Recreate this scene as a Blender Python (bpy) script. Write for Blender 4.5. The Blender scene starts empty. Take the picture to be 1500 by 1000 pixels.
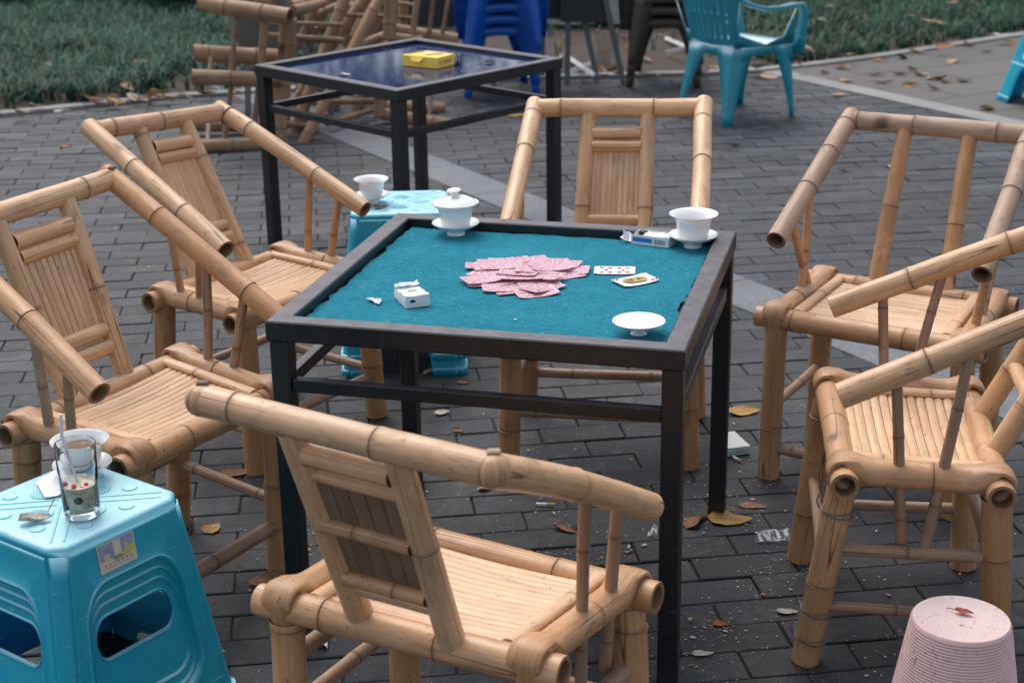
import bpy, bmesh, math, random
from mathutils import Vector, Matrix, noise as mnoise

R = math.radians
rnd = random.Random(7)
scene = bpy.context.scene
COL = scene.collection
V = Vector

# ------------------------------------------------------------------ camera
F_PX, PITCH, ROLL, CAM_H = 2306.17, 0.33410, -0.015965, 1.77281   # measured on a 1500 px wide frame
FW = V((0, math.cos(PITCH), -math.sin(PITCH)))
RT0 = V((1, 0, 0)); UP0 = RT0.cross(FW)
RT = RT0 * math.cos(ROLL) + UP0 * math.sin(ROLL)
UP = -RT0 * math.sin(ROLL) + UP0 * math.cos(ROLL)

def at(px, py, z=0.0):
    """the point of the horizontal plane at height z that was surveyed at this spot of the photograph"""
    d = FW + RT * ((px - 750) / F_PX) + UP * ((500 - py) / F_PX)
    return V((0, 0, CAM_H)) + d * ((z - CAM_H) / d.z)

cam = bpy.data.cameras.new('camera')
camo = bpy.data.objects.new('camera', cam); COL.objects.link(camo)
camo.matrix_world = Matrix(((RT.x, UP.x, -FW.x, 0), (RT.y, UP.y, -FW.y, 0), (RT.z, UP.z, -FW.z, CAM_H), (0, 0, 0, 1)))
cam.sensor_width = 36; cam.lens = 36 * F_PX / 1500
cam.clip_start = .05; cam.clip_end = 500
cam.dof.use_dof = True; cam.dof.focus_distance = 3.45; cam.dof.aperture_fstop = 5.6
scene.camera = camo

# ------------------------------------------------------------------ object helpers
def tag(o, label=None, cat=None, group=None, kind=None):
    for k, v in (('label', label), ('category', cat), ('group', group), ('kind', kind)):
        if v: o[k] = v
    return o

def empty(name, loc=(0, 0, 0), rz=0, label=None, cat=None, group=None):
    o = bpy.data.objects.new(name, None); COL.objects.link(o)
    o.location = loc; o.rotation_euler = (0, 0, rz); o.empty_display_size = .05
    return tag(o, label, cat, group)

class MB:
    def __init__(s):
        s.v = []; s.f = []; s.uv = []; s.t = []; s.mi = []
    def vert(s, p, uv=(0, 0), t=0.0):
        s.v.append(tuple(p)); s.uv.append(uv); s.t.append(t); return len(s.v) - 1
    def face(s, idx, mi=0):
        s.f.append(tuple(idx)); s.mi.append(mi)
    def rings(s, rings, uvs=None, ts=None, closed=True, cap0=False, cap1=False, mi=0):
        """rings: lists of points of equal length; quads between them"""
        n = len(rings[0]); ids = []
        for i, r in enumerate(rings):
            row = []
            for j, p in enumerate(r):
                uv = uvs[i][j] if uvs else (j / n, i / max(1, len(rings) - 1))
                t = ts[i] if ts else 0.0
                row.append(s.vert(p, uv, t))
            ids.append(row)
        m = n if closed else n - 1
        for i in range(len(rings) - 1):
            for j in range(m):
                k = (j + 1) % n
                s.face((ids[i][j], ids[i][k], ids[i + 1][k], ids[i + 1][j]), mi)
        if cap0: s.face(tuple(reversed(ids[0])), mi)
        if cap1: s.face(tuple(ids[-1]), mi)
        return ids
    def box(s, c, sz, rot=None, mi=0, bev=0.0, t=0.0):
        hx, hy, hz = (a / 2 for a in sz); c = V(c)
        if bev <= 0:
            ids = []
            for z in (-hz, hz):
                for x, y in ((-hx, -hy), (hx, -hy), (hx, hy), (-hx, hy)):
                    p = V((x, y, z)); p = rot @ p if rot else p
                    ids.append(s.vert(c + p, (x + y, z), t))
            for q in ((3, 2, 1, 0), (4, 5, 6, 7), (0, 1, 5, 4), (1, 2, 6, 5), (2, 3, 7, 6), (3, 0, 4, 7)):
                s.face([ids[k] for k in q], mi)
            return
        b = min(bev, hx * .9, hy * .9, hz * .9)
        rows = []
        for z, i in ((-hz, b), (-hz + b, 0), (hz - b, 0), (hz, b)):
            x, y = hx - i, hy - i; k = b if i == 0 else 0
            ring = [(-x + k, -y), (x - k, -y), (x, -y + k), (x, y - k), (x - k, y), (-x + k, y), (-x, y - k), (-x, -y + k)]
            if k == 0: ring = [(-x + b * .3, -y), (x - b * .3, -y), (x, -y + b * .3), (x, y - b * .3), (x - b * .3, y), (-x + b * .3, y), (-x, y - b * .3), (-x, -y + b * .3)]
            rows.append([c + ((rot @ V((a, d, z))) if rot else V((a, d, z))) for a, d in ring])
        uv = [[(p.x + p.y, p.z) for p in r] for r in rows]
        s.rings(rows, uvs=uv, ts=[t] * 4, cap0=True, cap1=True, mi=mi)
    def build(s, name, mats, parent=None, smooth=40, fix=False):
        me = bpy.data.meshes.new(name)
        me.from_pydata(s.v, [], s.f)
        uvl = me.uv_layers.new(name='UVMap')
        li = [0] * len(me.loops); me.loops.foreach_get('vertex_index', li)
        buf = []
        for i in li: buf += s.uv[i]
        uvl.data.foreach_set('uv', buf)
        at_ = me.attributes.new('tint', 'FLOAT', 'POINT'); at_.data.foreach_set('value', s.t)
        if not isinstance(mats, (list, tuple)): mats = [mats]
        for m in mats: me.materials.append(m)
        me.polygons.foreach_set('material_index', s.mi)
        if fix:
            bm = bmesh.new(); bm.from_mesh(me); bmesh.ops.remove_doubles(bm, verts=bm.verts, dist=1e-5); bmesh.ops.recalc_face_normals(bm, faces=bm.faces)
            if fix == 'out':
                c = sum((v.co for v in bm.verts), V()) / len(bm.verts); sc_ = sum((f.calc_center_median() - c).dot(f.normal) * f.calc_area() for f in bm.faces)
                if sc_ < 0: bmesh.ops.reverse_faces(bm, faces=bm.faces)
            bm.to_mesh(me); bm.free()
        if smooth:
            me.polygons.foreach_set('use_smooth', [True] * len(me.polygons))
            me.set_sharp_from_angle(angle=R(smooth))
        me.update()
        o = bpy.data.objects.new(name, me); COL.objects.link(o)
        if parent: o.parent = parent
        return o

def frame(d):
    d = V(d).normalized()
    a = V((0, 0, 1)) if abs(d.z) < .9 else V((1, 0, 0))
    x = d.cross(a).normalized(); y = x.cross(d).normalized()
    return x, y

def simple_tube(mb, pts, rad, sides=10, cap=True, t=0.0, mi=0, flat=1.0):
    pts = [V(p) for p in pts]; n = len(pts)
    if not isinstance(rad, (list, tuple)): rad = [rad] * n
    rows = []; uvs = []; L = 0
    d0 = (pts[1] - pts[0]).normalized(); x, y = frame(d0)
    for i, p in enumerate(pts):
        d = (pts[min(i + 1, n - 1)] - pts[max(i - 1, 0)]).normalized()
        x = (x - d * x.dot(d)).normalized(); y = d.cross(x)
        if i: L += (p - pts[i - 1]).length
        rows.append([p + (x * math.cos(2 * math.pi * k / sides) + y * math.sin(2 * math.pi * k / sides) * flat) * rad[i] for k in range(sides)])
        uvs.append([(rad[i] * 6.28 * k / sides, L) for k in range(sides)])
    mb.rings(rows, uvs=uvs, ts=[t] * n, cap0=cap, cap1=cap, mi=mi)

# ------------------------------------------------------------------ bamboo culm
def pole(mb, p0, p1, r, r1=None, end0='solid', end1='solid', nodes=None, sides=20, wob=.0015, spacing=.2, scorch=0.0, bow=0.0, mi=0, squash=1.0):
    """one bamboo culm with ridged nodes; end0/end1: 'hollow', 'solid' or 'none'"""
    p0 = V(p0); p1 = V(p1); L = (p1 - p0).length; d = (p1 - p0) / L; x, y = frame(d)
    if r1 is None: r1 = r
    if nodes is None:
        nodes = []; s = rnd.uniform(.25, .9) * spacing
        while s < L - .012:
            if s > .012: nodes.append(s)
            s += spacing * rnd.uniform(.85, 1.2)
    voff = rnd.uniform(0, 60); uoff = rnd.uniform(0, 6)
    ang = rnd.uniform(0, 6.28)
    st = [(0.0, 1.0, 0.0)]
    prev = 0.0; k = 1.0
    for s in nodes:
        k2 = rnd.uniform(.96, 1.03)
        if s - prev > .05:
            st.append((prev + (s - prev) * .35, k, 0)); st.append((prev + (s - prev) * .7, k, 0))
        if s - .008 > prev + .001: st.append((s - .008, k, .05))
        st += [(s - .003, k * 1.045, .2), (s, k * 1.06, .3), (s + .0015, k * .985, 1.0), (s + .004, k2 * 1.035, .45), (s + .010, k2 * 1.005, .12), (s + .016, k2, 0)]
        k = k2; prev = s + .016
    if L - prev > .05: st += [(prev + (L - prev) * .5, k, 0)]
    st.append((L, k, 0))
    st = [q for q in st if q[0] <= L]
    offs = []
    segs = [0] + nodes + [L]
    offn = [V((0, 0, 0))] + [x * rnd.uniform(-wob, wob) + y * rnd.uniform(-wob, wob) for _ in nodes] + [V((0, 0, 0))]
    def centre(s):
        for i in range(len(segs) - 1):
            if s <= segs[i + 1] + 1e-9:
                w = (s - segs[i]) / max(1e-6, segs[i + 1] - segs[i])
                c = offn[i].lerp(offn[i + 1], w); break
        return p0 + d * s + c + V((0, 0, 1)) * bow * math.sin(math.pi * s / L)
    rows = []; uvs = []; ts = []
    def ring(s, rad, extra=0.0):
        c = centre(min(max(s, 0), L))
        return [c + (x * math.cos(ang + 2 * math.pi * j / sides) + y * math.sin(ang + 2 * math.pi * j / sides) * squash) * rad for j in range(sides)]
    def uvr(s): return [(uoff + r * 6.283 * j / sides, voff + s) for j in range(sides)]
    for s, kk, t in st:
        rad = (r + (r1 - r) * s / L) * kk
        rows.append(ring(s, rad)); uvs.append(uvr(s)); ts.append(min(1, t + scorch))
    def endcap(s, sgn, kind, rr):
        if kind == 'none': return
        q = []
        cc = centre(min(max(s, 0), L))
        def rg(rad, off):
            return [cc + d * (sgn * -off) + (x * math.cos(ang + 2 * math.pi * j / sides) + y * math.sin(ang + 2 * math.pi * j / sides) * squash) * rad for j in range(sides)]
        if kind == 'hollow':
            rs = [(rr * 1.0, 0, .25), (rr * .97, -.0015, .7), (rr * .74, -.001, .75), (rr * .70, .003, .9), (rr * .66, .05, 1.0)]
        else:
            rs = [(rr, 0, .3), (rr * .94, -.002, .55), (rr * .5, -.0025, .6)]
        rws = [rg(a, b) for a, b, _ in rs]; t2 = [c for _, _, c in rs]
        uu = [[(uoff + a * 6.28 * j / sides, voff + s + b * 3 + a) for j in range(sides)] for a, b, _ in rs]
        if sgn < 0: rws = [list(reversed(a)) for a in rws]
        ids = mb.rings(rws, uvs=uu, ts=t2, mi=mi)
        mb.face(tuple(ids[-1]), mi)
    ids = mb.rings(rows, uvs=uvs, ts=ts, mi=mi)
    endcap(0, -1, end0, r * st[0][1]); endcap(L, 1, end1, r1 * st[-1][1])

def side_culm(mb, cr, cf, rp, rr, ax, nodes=True, sides=24):
    """the seat side rail: a culm bent down over the rear and the front pole. cr, cf: corner points"""
    cr = V(cr); cf = V(cf); up = V((0, 0, 1)); fw = (cf - cr).normalized(); ax = V(ax).normalized()
    rows = []; uvs = []; ts = []; L = [0]; voff = rnd.uniform(0, 60)
    ph = [2 * math.pi * j / sides for j in range(sides)]
    def add(c, rad, f, t):
        row = [c + ax * math.sin(a) * f(a)[0] + rad * f(a)[1] for a in ph]
        if rows: L.append(L[-1] + (row[0] - rows[-1][0]).length)
        rows.append(row); uvs.append([(rr * a, voff + L[-1]) for a in ph]); ts.append(t)
    circ = lambda r: (lambda a: (r, math.cos(a) * r))
    def band(r, th):
        def f(a):
            c = math.cos(a)
            return (r, rp * .93 + th * (c ** .45)) if c > 0 else (r * .96, rp * .93 + .35 * rp * c)
        return f
    w = rr * 1.1
    def corner(c, o, rev):
        seq = []
        seq.append((c - up * rp * 1.25, o, circ(rr * .99), .1))
        seq.append((c - up * rp * .95, o, circ(rr * 1.03), .25))
        for th in (0, 18, 36, 54, 72, 90):
            a = R(th)
            seq.append((c, o * math.cos(a) + up * math.sin(a), band(w, rr * .30), .22 + .26 * math.sin(2 * a) * rnd.uniform(.4, 1.1)))
        seq.append((c - o * rp * .9, up, lambda a: (rr * 1.06, (rp * .93 + math.cos(a) * rr * .3) if math.cos(a) > 0 else math.cos(a) * rr * .9), .12))
        seq.append((c - o * (rp * 1.8), up, circ(rr * 1.04), .06))
        seq.append((c - o * (rp * 2.3), up, circ(rr), 0))
        return seq[::-1] if rev else seq
    seq = corner(cr, -fw, False)
    D = (cf - cr).length
    s = D * rnd.uniform(.35, .65)
    for q in (-.008, -.003, 0, .0015, .004, .012):
        k = {-.008: 1, -.003: 1.05, 0: 1.06, .0015: .985, .004: 1.03, .012: 1}[q]; t = {-.008: .05, -.003: .2, 0: .3, .0015: 1, .004: .45, .012: .05}[q]
        seq.append((cr + fw * (s + q), up, circ(rr * k), t))
    seq += corner(cf, fw, True)
    for c, rad, f, t in seq: add(c, rad, f, t)
    mb.rings(rows, uvs=uvs, ts=ts, cap0=True, cap1=True)

def slat(mb, a, b, w, up, th=.004, curve=.0022, sag=0.0, nseg=5):
    """one bamboo splint from a to b, width w, convex on the up side"""
    a = V(a); b = V(b); d = (b - a); Ln = d.length; d.normalize(); up = V(up).normalized(); s = d.cross(up).normalized()
    voff = rnd.uniform(0, 80); uoff = rnd.uniform(0, 9); tt = rnd.choice([0, 0, .04, .1])
    rows = []; uvs = []
    for i in range(nseg + 1):
        f = i / nseg; c = a.lerp(b, f) - up * sag * math.sin(math.pi * f)
        prof = [(-w / 2, -th), (-w / 2, 0), (-w / 4, curve * .75), (0, curve), (w / 4, curve * .75), (w / 2, 0), (w / 2, -th)]
        rows.append([c + s * x + up * z for x, z in prof]); uvs.append([(uoff + x, voff + f * Ln) for x, z in prof])
    mb.rings(rows, uvs=uvs, ts=[tt] * len(rows), closed=False)

# ------------------------------------------------------------------ materials
class Mat:
    def __init__(s, name, rough=.5, spec=.5, metallic=0):
        s.m = bpy.data.materials.new(name); s.m.use_nodes = True
        s.n = s.m.node_tree.nodes; s.l = s.m.node_tree.links
        s.b = s.n['Principled BSDF']; s.b.inputs['Roughness'].default_value = rough
        s.b.inputs['Specular IOR Level'].default_value = spec; s.b.inputs['Metallic'].default_value = metallic
    def node(s, t, **k):
        n = s.n.new(t)
        for a, b in k.items():
            if a in n.inputs: s.put(n.inputs[a], b)
            else: setattr(n, a, b)
        return n
    def put(s, inp, v):
        if isinstance(v, bpy.types.NodeSocket): s.l.new(v, inp)
        else: inp.default_value = v
    def coord(s, kind='Object', scale=(1, 1, 1), rot=(0, 0, 0)):
        tc = s.node('ShaderNodeTexCoord'); mp = s.node('ShaderNodeMapping')
        s.l.new(tc.outputs[kind], mp.inputs['Vector']); mp.inputs['Scale'].default_value = scale; mp.inputs['Rotation'].default_value = rot
        return mp.outputs['Vector']
    def noise(s, vec, scale=1, detail=2, rough=.5, dist=0):
        n = s.node('ShaderNodeTexNoise'); s.l.new(vec, n.inputs['Vector'])
        n.inputs['Scale'].default_value = scale; n.inputs['Detail'].default_value = detail
        n.inputs['Roughness'].default_value = rough; n.inputs['Distortion'].default_value = dist
        return n.outputs['Fac']
    def ramp(s, fac, stops, interp='LINEAR'):
        n = s.node('ShaderNodeValToRGB'); s.l.new(fac, n.inputs['Fac']); cr = n.color_ramp; cr.interpolation = interp
        while len(cr.elements) < len(stops): cr.elements.new(.5)
        for e, (p, c) in zip(cr.elements, stops):
            e.position = p; e.color = (c, c, c, 1) if isinstance(c, (int, float)) else (*c, 1)
        return n.outputs['Color']
    def mix(s, fac, a, b, mode='MIX'):
        n = s.node('ShaderNodeMix'); n.data_type = 'RGBA'; n.blend_type = mode
        for inp, v in ((n.inputs['Factor'], fac), (n.inputs['A'], a), (n.inputs['B'], b)):
            if isinstance(v, (tuple, list)) and len(v) == 3: v = (*v, 1)
            s.put(inp, v)
        return n.outputs['Result']
    def math(s, op, a, b=0.0, clamp=False):
        n = s.node('ShaderNodeMath'); n.operation = op; n.use_clamp = clamp
        s.put(n.inputs[0], a); s.put(n.inputs[1], b); return n.outputs[0]
    def attr(s, name):
        n = s.node('ShaderNodeAttribute'); n.attribute_name = name; return n.outputs['Fac']
    def orand(s):
        return s.node('ShaderNodeObjectInfo').outputs['Random']
    def base(s, c): s.put(s.b.inputs['Base Color'], (*c, 1) if isinstance(c, tuple) else c)
    def rough(s, c): s.put(s.b.inputs['Roughness'], c)
    def bump(s, h, strength=.3, dist=.002):
        n = s.node('ShaderNodeBump'); s.l.new(h, n.inputs['Height']); n.inputs['Strength'].default_value = strength; n.inputs['Distance'].default_value = dist
        s.l.new(n.outputs['Normal'], s.b.inputs['Normal']); return n

def bamboo(name, ca, cb, dirt=.35, rough=.27, crack=1.0, sat_dark=(.17, .085, .035), var=1.0):
    m = Mat(name, rough, .5)
    streak = m.noise(m.coord('UV', (170, 5, 1)), 1, 3, .6)
    patch = m.noise(m.coord('UV', (14, 2.2, 1)), 1, 3, .55, .4)
    col = m.mix(m.ramp(patch, [(.32, 0.0), (.68, 1.0)]), ca, cb)
    col = m.mix(m.math('MULTIPLY', m.ramp(streak, [(.38, 1.0), (.62, 0.0)]), .32), col, sat_dark)
    rv = m.orand()
    col = m.mix(m.math('MULTIPLY', rv, .40 * var), col, tuple(c * k for c, k in zip(ca, (.66, .60, .55))))
    r2 = m.math('FRACT', m.math('MULTIPLY', rv, 7.31)); col = m.mix(m.math('MULTIPLY', m.math('POWER', r2, 2.0), .30), col, (ca[0] * 1.02, ca[1] * .82, ca[2] * .62))
    r3 = m.math('FRACT', m.math('MULTIPLY', rv, 13.7)); col = m.mix(m.math('MULTIPLY', m.math('POWER', r3, 3.0), .35), col, (ca[0] * .75, ca[1] * .82, ca[2] * .95))
    wear = m.noise(m.coord('UV', (7, 3.5, 1)), 1, 4, .7, 1.2)
    col = m.mix(m.math('MULTIPLY', m.ramp(wear, [(.50, 0.0), (.62, 1.0)]), .30), col, tuple(c * k for c, k in zip(cb, (.62, .55, .50))))
    # scorched and weathered blotches
    bl = m.noise(m.coord('UV', (26, 9, 1)), 1, 4, .65, .6)
    col = m.mix(m.math('MULTIPLY', m.ramp(bl, [(.56, 0.0), (.74, 1.0)]), dirt), col, (.20, .11, .06))
    gr = m.noise(m.coord('Object', (5, 5, 5)), 1, 3, .6)
    col = m.mix(m.math('MULTIPLY', m.ramp(gr, [(.5, 0.0), (.72, 1.0)]), dirt * .7), col, (.30, .22, .16))
    # specks and nicks
    sp = m.noise(m.coord('UV', (150, 60, 1)), 1, 2, .6)
    gate = m.noise(m.coord('UV', (30, 8, 1)), 1, 2, .5)
    spk = m.math('MULTIPLY', m.ramp(sp, [(.64, 0.0), (.68, 1.0)]), m.ramp(gate, [(.5, 0.0), (.58, 1.0)]))
    col = m.mix(m.math('MULTIPLY', spk, .75), col, (.07, .04, .02))
    # scorch strokes and rubbed-in grime
    sm = m.noise(m.coord('UV', (85, 13, 1)), 1, 3, .6, .5); sg = m.noise(m.coord('UV', (11, 4, 1)), 1, 2, .5)
    smk = m.math('MULTIPLY', m.ramp(sm, [(.60, 0.0), (.67, 1.0)]), m.ramp(sg, [(.46, 0.0), (.60, 1.0)]))
    col = m.mix(m.math('MULTIPLY', smk, min(.6, dirt * 1.25)), col, (.13, .065, .035))
    pale = m.noise(m.coord('UV', (10, 5, 1)), 1, 4, .7, .8)
    col = m.mix(m.math('MULTIPLY', m.ramp(pale, [(.54, 0.0), (.68, 1.0)]), .30), col, tuple(min(.85, c * 1.12 + .07) for c in ca))
    # drying cracks along the fibres
    cr = m.noise(m.coord('UV', (38, 1.1, 1)), 1, 0, .5)
    cg = m.noise(m.coord('UV', (9, 1.7, 1)), 1, 1, .5)
    line = m.math('MULTIPLY', m.ramp(cr, [(.484, 0.0), (.495, 1.0), (.505, 1.0), (.516, 0.0)]), m.ramp(cg, [(.50, 0.0), (.54, 1.0)]))
    line = m.math('MULTIPLY', line, crack)
    col = m.mix(m.math('MULTIPLY', line, .8), col, (.05, .028, .016))
    t = m.attr('tint')
    col = m.mix(m.math('MULTIPLY', t, .82, True), col, (.085, .045, .024))
    m.base(col)
    m.rough(m.math('ADD', m.math('MULTIPLY', m.ramp(bl, [(.3, 0.0), (.7, 1.0)]), .22), m.math('ADD', m.math('MULTIPLY', t, .3), rough)))
    h = m.math('SUBTRACT', m.math('MULTIPLY', streak, .35), line)
    m.bump(h, .35, .0012)
    return m.m

M = {}
M['bam'] = bamboo('bamboo_pale', (.78, .50, .285), (.63, .365, .18), .50)
M['bam2'] = bamboo('bamboo_honey', (.68, .39, .197), (.54, .278, .122), .54)
M['bam_leg'] = bamboo('bamboo_leg', (.56, .315, .15), (.42, .215, .09), .66)  # darker, more orange: the shadow on the legs is put into the colour
M['bam_grey'] = bamboo('bamboo_weathered', (.44, .29, .195), (.32, .195, .12), .55, .45)
M['bam_mauve'] = bamboo('bamboo_weathered_rail', (.50, .35, .25), (.38, .25, .17), .65, .45)
M['bam_bg'] = bamboo('bamboo_heap_shade', (.38, .235, .135), (.27, .155, .085), .6, .5)  # heap culms dimmer: the shade they lie in is painted into the colour
M['bam_dark'] = bamboo('bamboo_inner', (.25, .16, .095), (.16, .10, .06), .5, .55)
M['slat'] = bamboo('bamboo_splint', (.83, .55, .33), (.71, .43, .235), .28, .30, .0, var=.45)

def steel(name):
    m = Mat(name, .42, .5)
    a = m.noise(m.coord('Object', (9, 9, 9)), 1, 5, .65)
    b = m.noise(m.coord('Object', (70, 70, 70)), 1, 3, .6)
    c = m.mix(m.ramp(a, [(.4, 0.0), (.68, 1.0)]), (.006, .007, .009), (.013, .0125, .0135))
    c = m.mix(m.math('MULTIPLY', m.ramp(b, [(.60, 0.0), (.74, 1.0)]), .35), c, (.09, .088, .09))
    g = m.node('ShaderNodeNewGeometry'); sx = m.node('ShaderNodeSeparateXYZ'); m.l.new(g.outputs['Normal'], sx.inputs[0])
    up = m.ramp(sx.outputs['Z'], [(.6, 0.0), (.95, 1.0)])
    dust = m.math('MULTIPLY', up, m.ramp(m.noise(m.coord('Object', (25, 25, 25)), 1, 5, .7), [(.3, .35), (.65, .9)]))
    c = m.mix(dust, c, (.135, .118, .128))
    m.base(c); m.rough(m.math('ADD', m.math('MULTIPLY', a, .3), .28)); m.bump(b, .25, .001)
    return m.m
M['steel'] = steel('painted_black_steel')

def felt():
    m = Mat('teal_felt', .95, .1)
    a = m.noise(m.coord('Object', (7, 7, 7)), 1, 4, .6)
    b = m.noise(m.coord('Object', (60, 260, 60)), 1, 4, .75)
    c = m.mix(m.ramp(a, [(.3, 0.0), (.7, 1.0)]), (.010, .178, .252), (.022, .250, .330))
    c = m.mix(m.math('MULTIPLY', m.ramp(b, [(.36, 1.0), (.56, 0.0)]), .55), c, (.002, .060, .105))
    c = m.mix(m.math('MULTIPLY', m.ramp(b, [(.54, 0.0), (.70, 1.0)]), .40), c, (.06, .33, .42))
    st = m.noise(m.coord('Object', (3.2, 3.2, 3.2)), 1, 4, .65, .8)
    c = m.mix(m.math('MULTIPLY', m.ramp(st, [(.55, 0.0), (.68, 1.0)]), .35), c, (.006, .085, .125))
    s = m.noise(m.coord('Object', (130, 130, 130)), 1, 1, .5)
    c = m.mix(m.math('MULTIPLY', m.ramp(s, [(.715, 0.0), (.75, 1.0)]), .6), c, (.25, .50, .56))
    m.base(c); m.b.inputs['Sheen Weight'].default_value = .25; m.b.inputs['Sheen Tint'].default_value = (.2, .75, .9, 1)
    m.bump(b, 1.0, .004)
    return m.m
M['felt'] = felt()

def plastic(name, base, pale, up=.8, rough=.33, dirt=.25, deep=None):
    m = Mat(name, rough, .5)
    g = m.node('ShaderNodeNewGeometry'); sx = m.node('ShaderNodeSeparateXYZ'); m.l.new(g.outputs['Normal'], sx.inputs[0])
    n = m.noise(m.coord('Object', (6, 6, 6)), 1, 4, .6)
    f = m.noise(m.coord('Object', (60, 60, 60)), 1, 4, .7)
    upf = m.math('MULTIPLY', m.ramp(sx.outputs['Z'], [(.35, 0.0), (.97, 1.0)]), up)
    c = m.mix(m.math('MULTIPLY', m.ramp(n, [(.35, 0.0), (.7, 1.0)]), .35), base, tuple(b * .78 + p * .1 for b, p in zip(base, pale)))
    c = m.mix(m.math('MULTIPLY', upf, m.ramp(n, [(.25, .7), (.6, 1.0)])), c, pale)  # upward faces paler: sky sheen put into the colour
    c = m.mix(m.math('MULTIPLY', m.ramp(f, [(.60, 0.0), (.70, 1.0)]), dirt), c, tuple(x * .45 + .02 for x in base))
    sc = m.noise(m.coord('Object', (22, 22, 90)), 1, 2, .5, 1.5)
    c = m.mix(m.math('MULTIPLY', m.ramp(sc, [(.70, 0.0), (.73, 1.0)]), .35), c, pale)
    sc2 = m.noise(m.coord('Object', (9, 30, 14)), 1, 3, .65, 2.5)
    c = m.mix(m.math('MULTIPLY', m.ramp(sc2, [(.60, 0.0), (.66, 1.0)]), .10), c, tuple(b * .5 + p * .5 for b, p in zip(base, pale)))
    gd = m.noise(m.coord('Object', (4, 4, 4)), 1, 5, .7)
    c = m.mix(m.math('MULTIPLY', m.ramp(gd, [(.52, 0.0), (.72, 1.0)]), .28), c, tuple(b * .55 + .03 for b in base))
    m.base(c); m.rough(m.math('ADD', m.math('MULTIPLY', n, .25), rough - .08)); m.bump(f, .08, .001)
    m.b.inputs['Subsurface Weight'].default_value = .25; m.b.inputs['Subsurface Radius'].default_value = (.01, .02, .03); m.b.inputs['Subsurface Scale'].default_value = .3
    return m.m
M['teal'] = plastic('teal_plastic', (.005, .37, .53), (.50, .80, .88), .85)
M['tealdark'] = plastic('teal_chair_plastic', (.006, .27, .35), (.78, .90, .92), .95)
M['blue'] = plastic('blue_plastic', (.004, .10, .48), (.02, .18, .55), .4)
M['brown'] = plastic('brown_plastic', (.075, .052, .042), (.16, .13, .11), .4)

def flat(name, c, rough=.5, var=.15, scale=20, spec=.5, bump=0):
    m = Mat(name, rough, spec)
    n = m.noise(m.coord('Object', (scale,) * 3), 1, 4, .6)
    m.base(m.mix(m.math('MULTIPLY', n, var * 2), c, tuple(x * .55 for x in c)))
    if bump: m.bump(n, bump, .002)
    return m.m
def porcelain():
    m = Mat('white_porcelain', .12, .5)
    n = m.noise(m.coord('Object', (30, 30, 30)), 1, 3, .6)
    m.base(m.mix(m.math('MULTIPLY', n, .12), (.87, .86, .85), (.74, .72, .70)))
    m.b.inputs['Subsurface Weight'].default_value = .1; m.b.inputs['Subsurface Scale'].default_value = .01
    m.b.inputs['Coat Weight'].default_value = .3
    return m.m
M['porc'] = porcelain()
M['tea'] = flat('tea_liquid', (.30, .19, .12), .08)
M['wire'] = flat('steel_wire', (.13, .13, .14), .4)
M['peg'] = flat('weathered_peg', (.22, .14, .09), .7, .4, 60, bump=.4)
M['card'] = flat('card_stock', (.80, .78, .78), .35, .05)
M['red'] = flat('red_ink', (.62, .03, .06), .4, .1)
M['black'] = flat('black_ink', (.02, .02, .025), .5, .1)
M['blueink'] = flat('blue_ink', (.02, .20, .55), .4, .1)
M['grayink'] = flat('grey_ink', (.22, .23, .27), .5, .2)
M['gold'] = flat('gold_ink', (.55, .38, .08), .4, .5, 300)
M['orangeink'] = flat('orange_ink', (.6, .16, .04), .4, .3, 300)
M['yellow'] = flat('yellow_card', (1.0, .68, .11), .35, .06)
M['white'] = flat('white_card', (.78, .77, .76), .45, .08)
M['paper'] = flat('soft_paper', (.80, .79, .78), .8, .1)
M['palegrn'] = flat('pale_green_card', (.50, .60, .62), .45, .1)
M['darkbox'] = flat('dark_board', (.03, .03, .035), .7)  # dark colour of the board under the felt
M['granite'] = None
def stone(name, a, b, scale=60, rough=.7):
    m = Mat(name, rough, .35)
    n = m.noise(m.coord('Object', (scale,) * 3), 1, 4, .7); w = m.noise(m.coord('Object', (2.3,) * 3), 1, 4, .6)
    c = m.mix(m.ramp(n, [(.3, 0.0), (.7, 1.0)]), a, b)
    c = m.mix(m.math('MULTIPLY', m.ramp(w, [(.4, 0.0), (.75, 1.0)]), .5), c, tuple(x * .55 for x in a))
    m.base(c); m.bump(n, .25, .002); return m.m
M['granite'] = stone('grey_granite', (.12, .13, .145), (.19, .20, .215))
M['kerb'] = stone('pale_kerb_stone', (.22, .215, .21), (.32, .31, .30))

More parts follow.
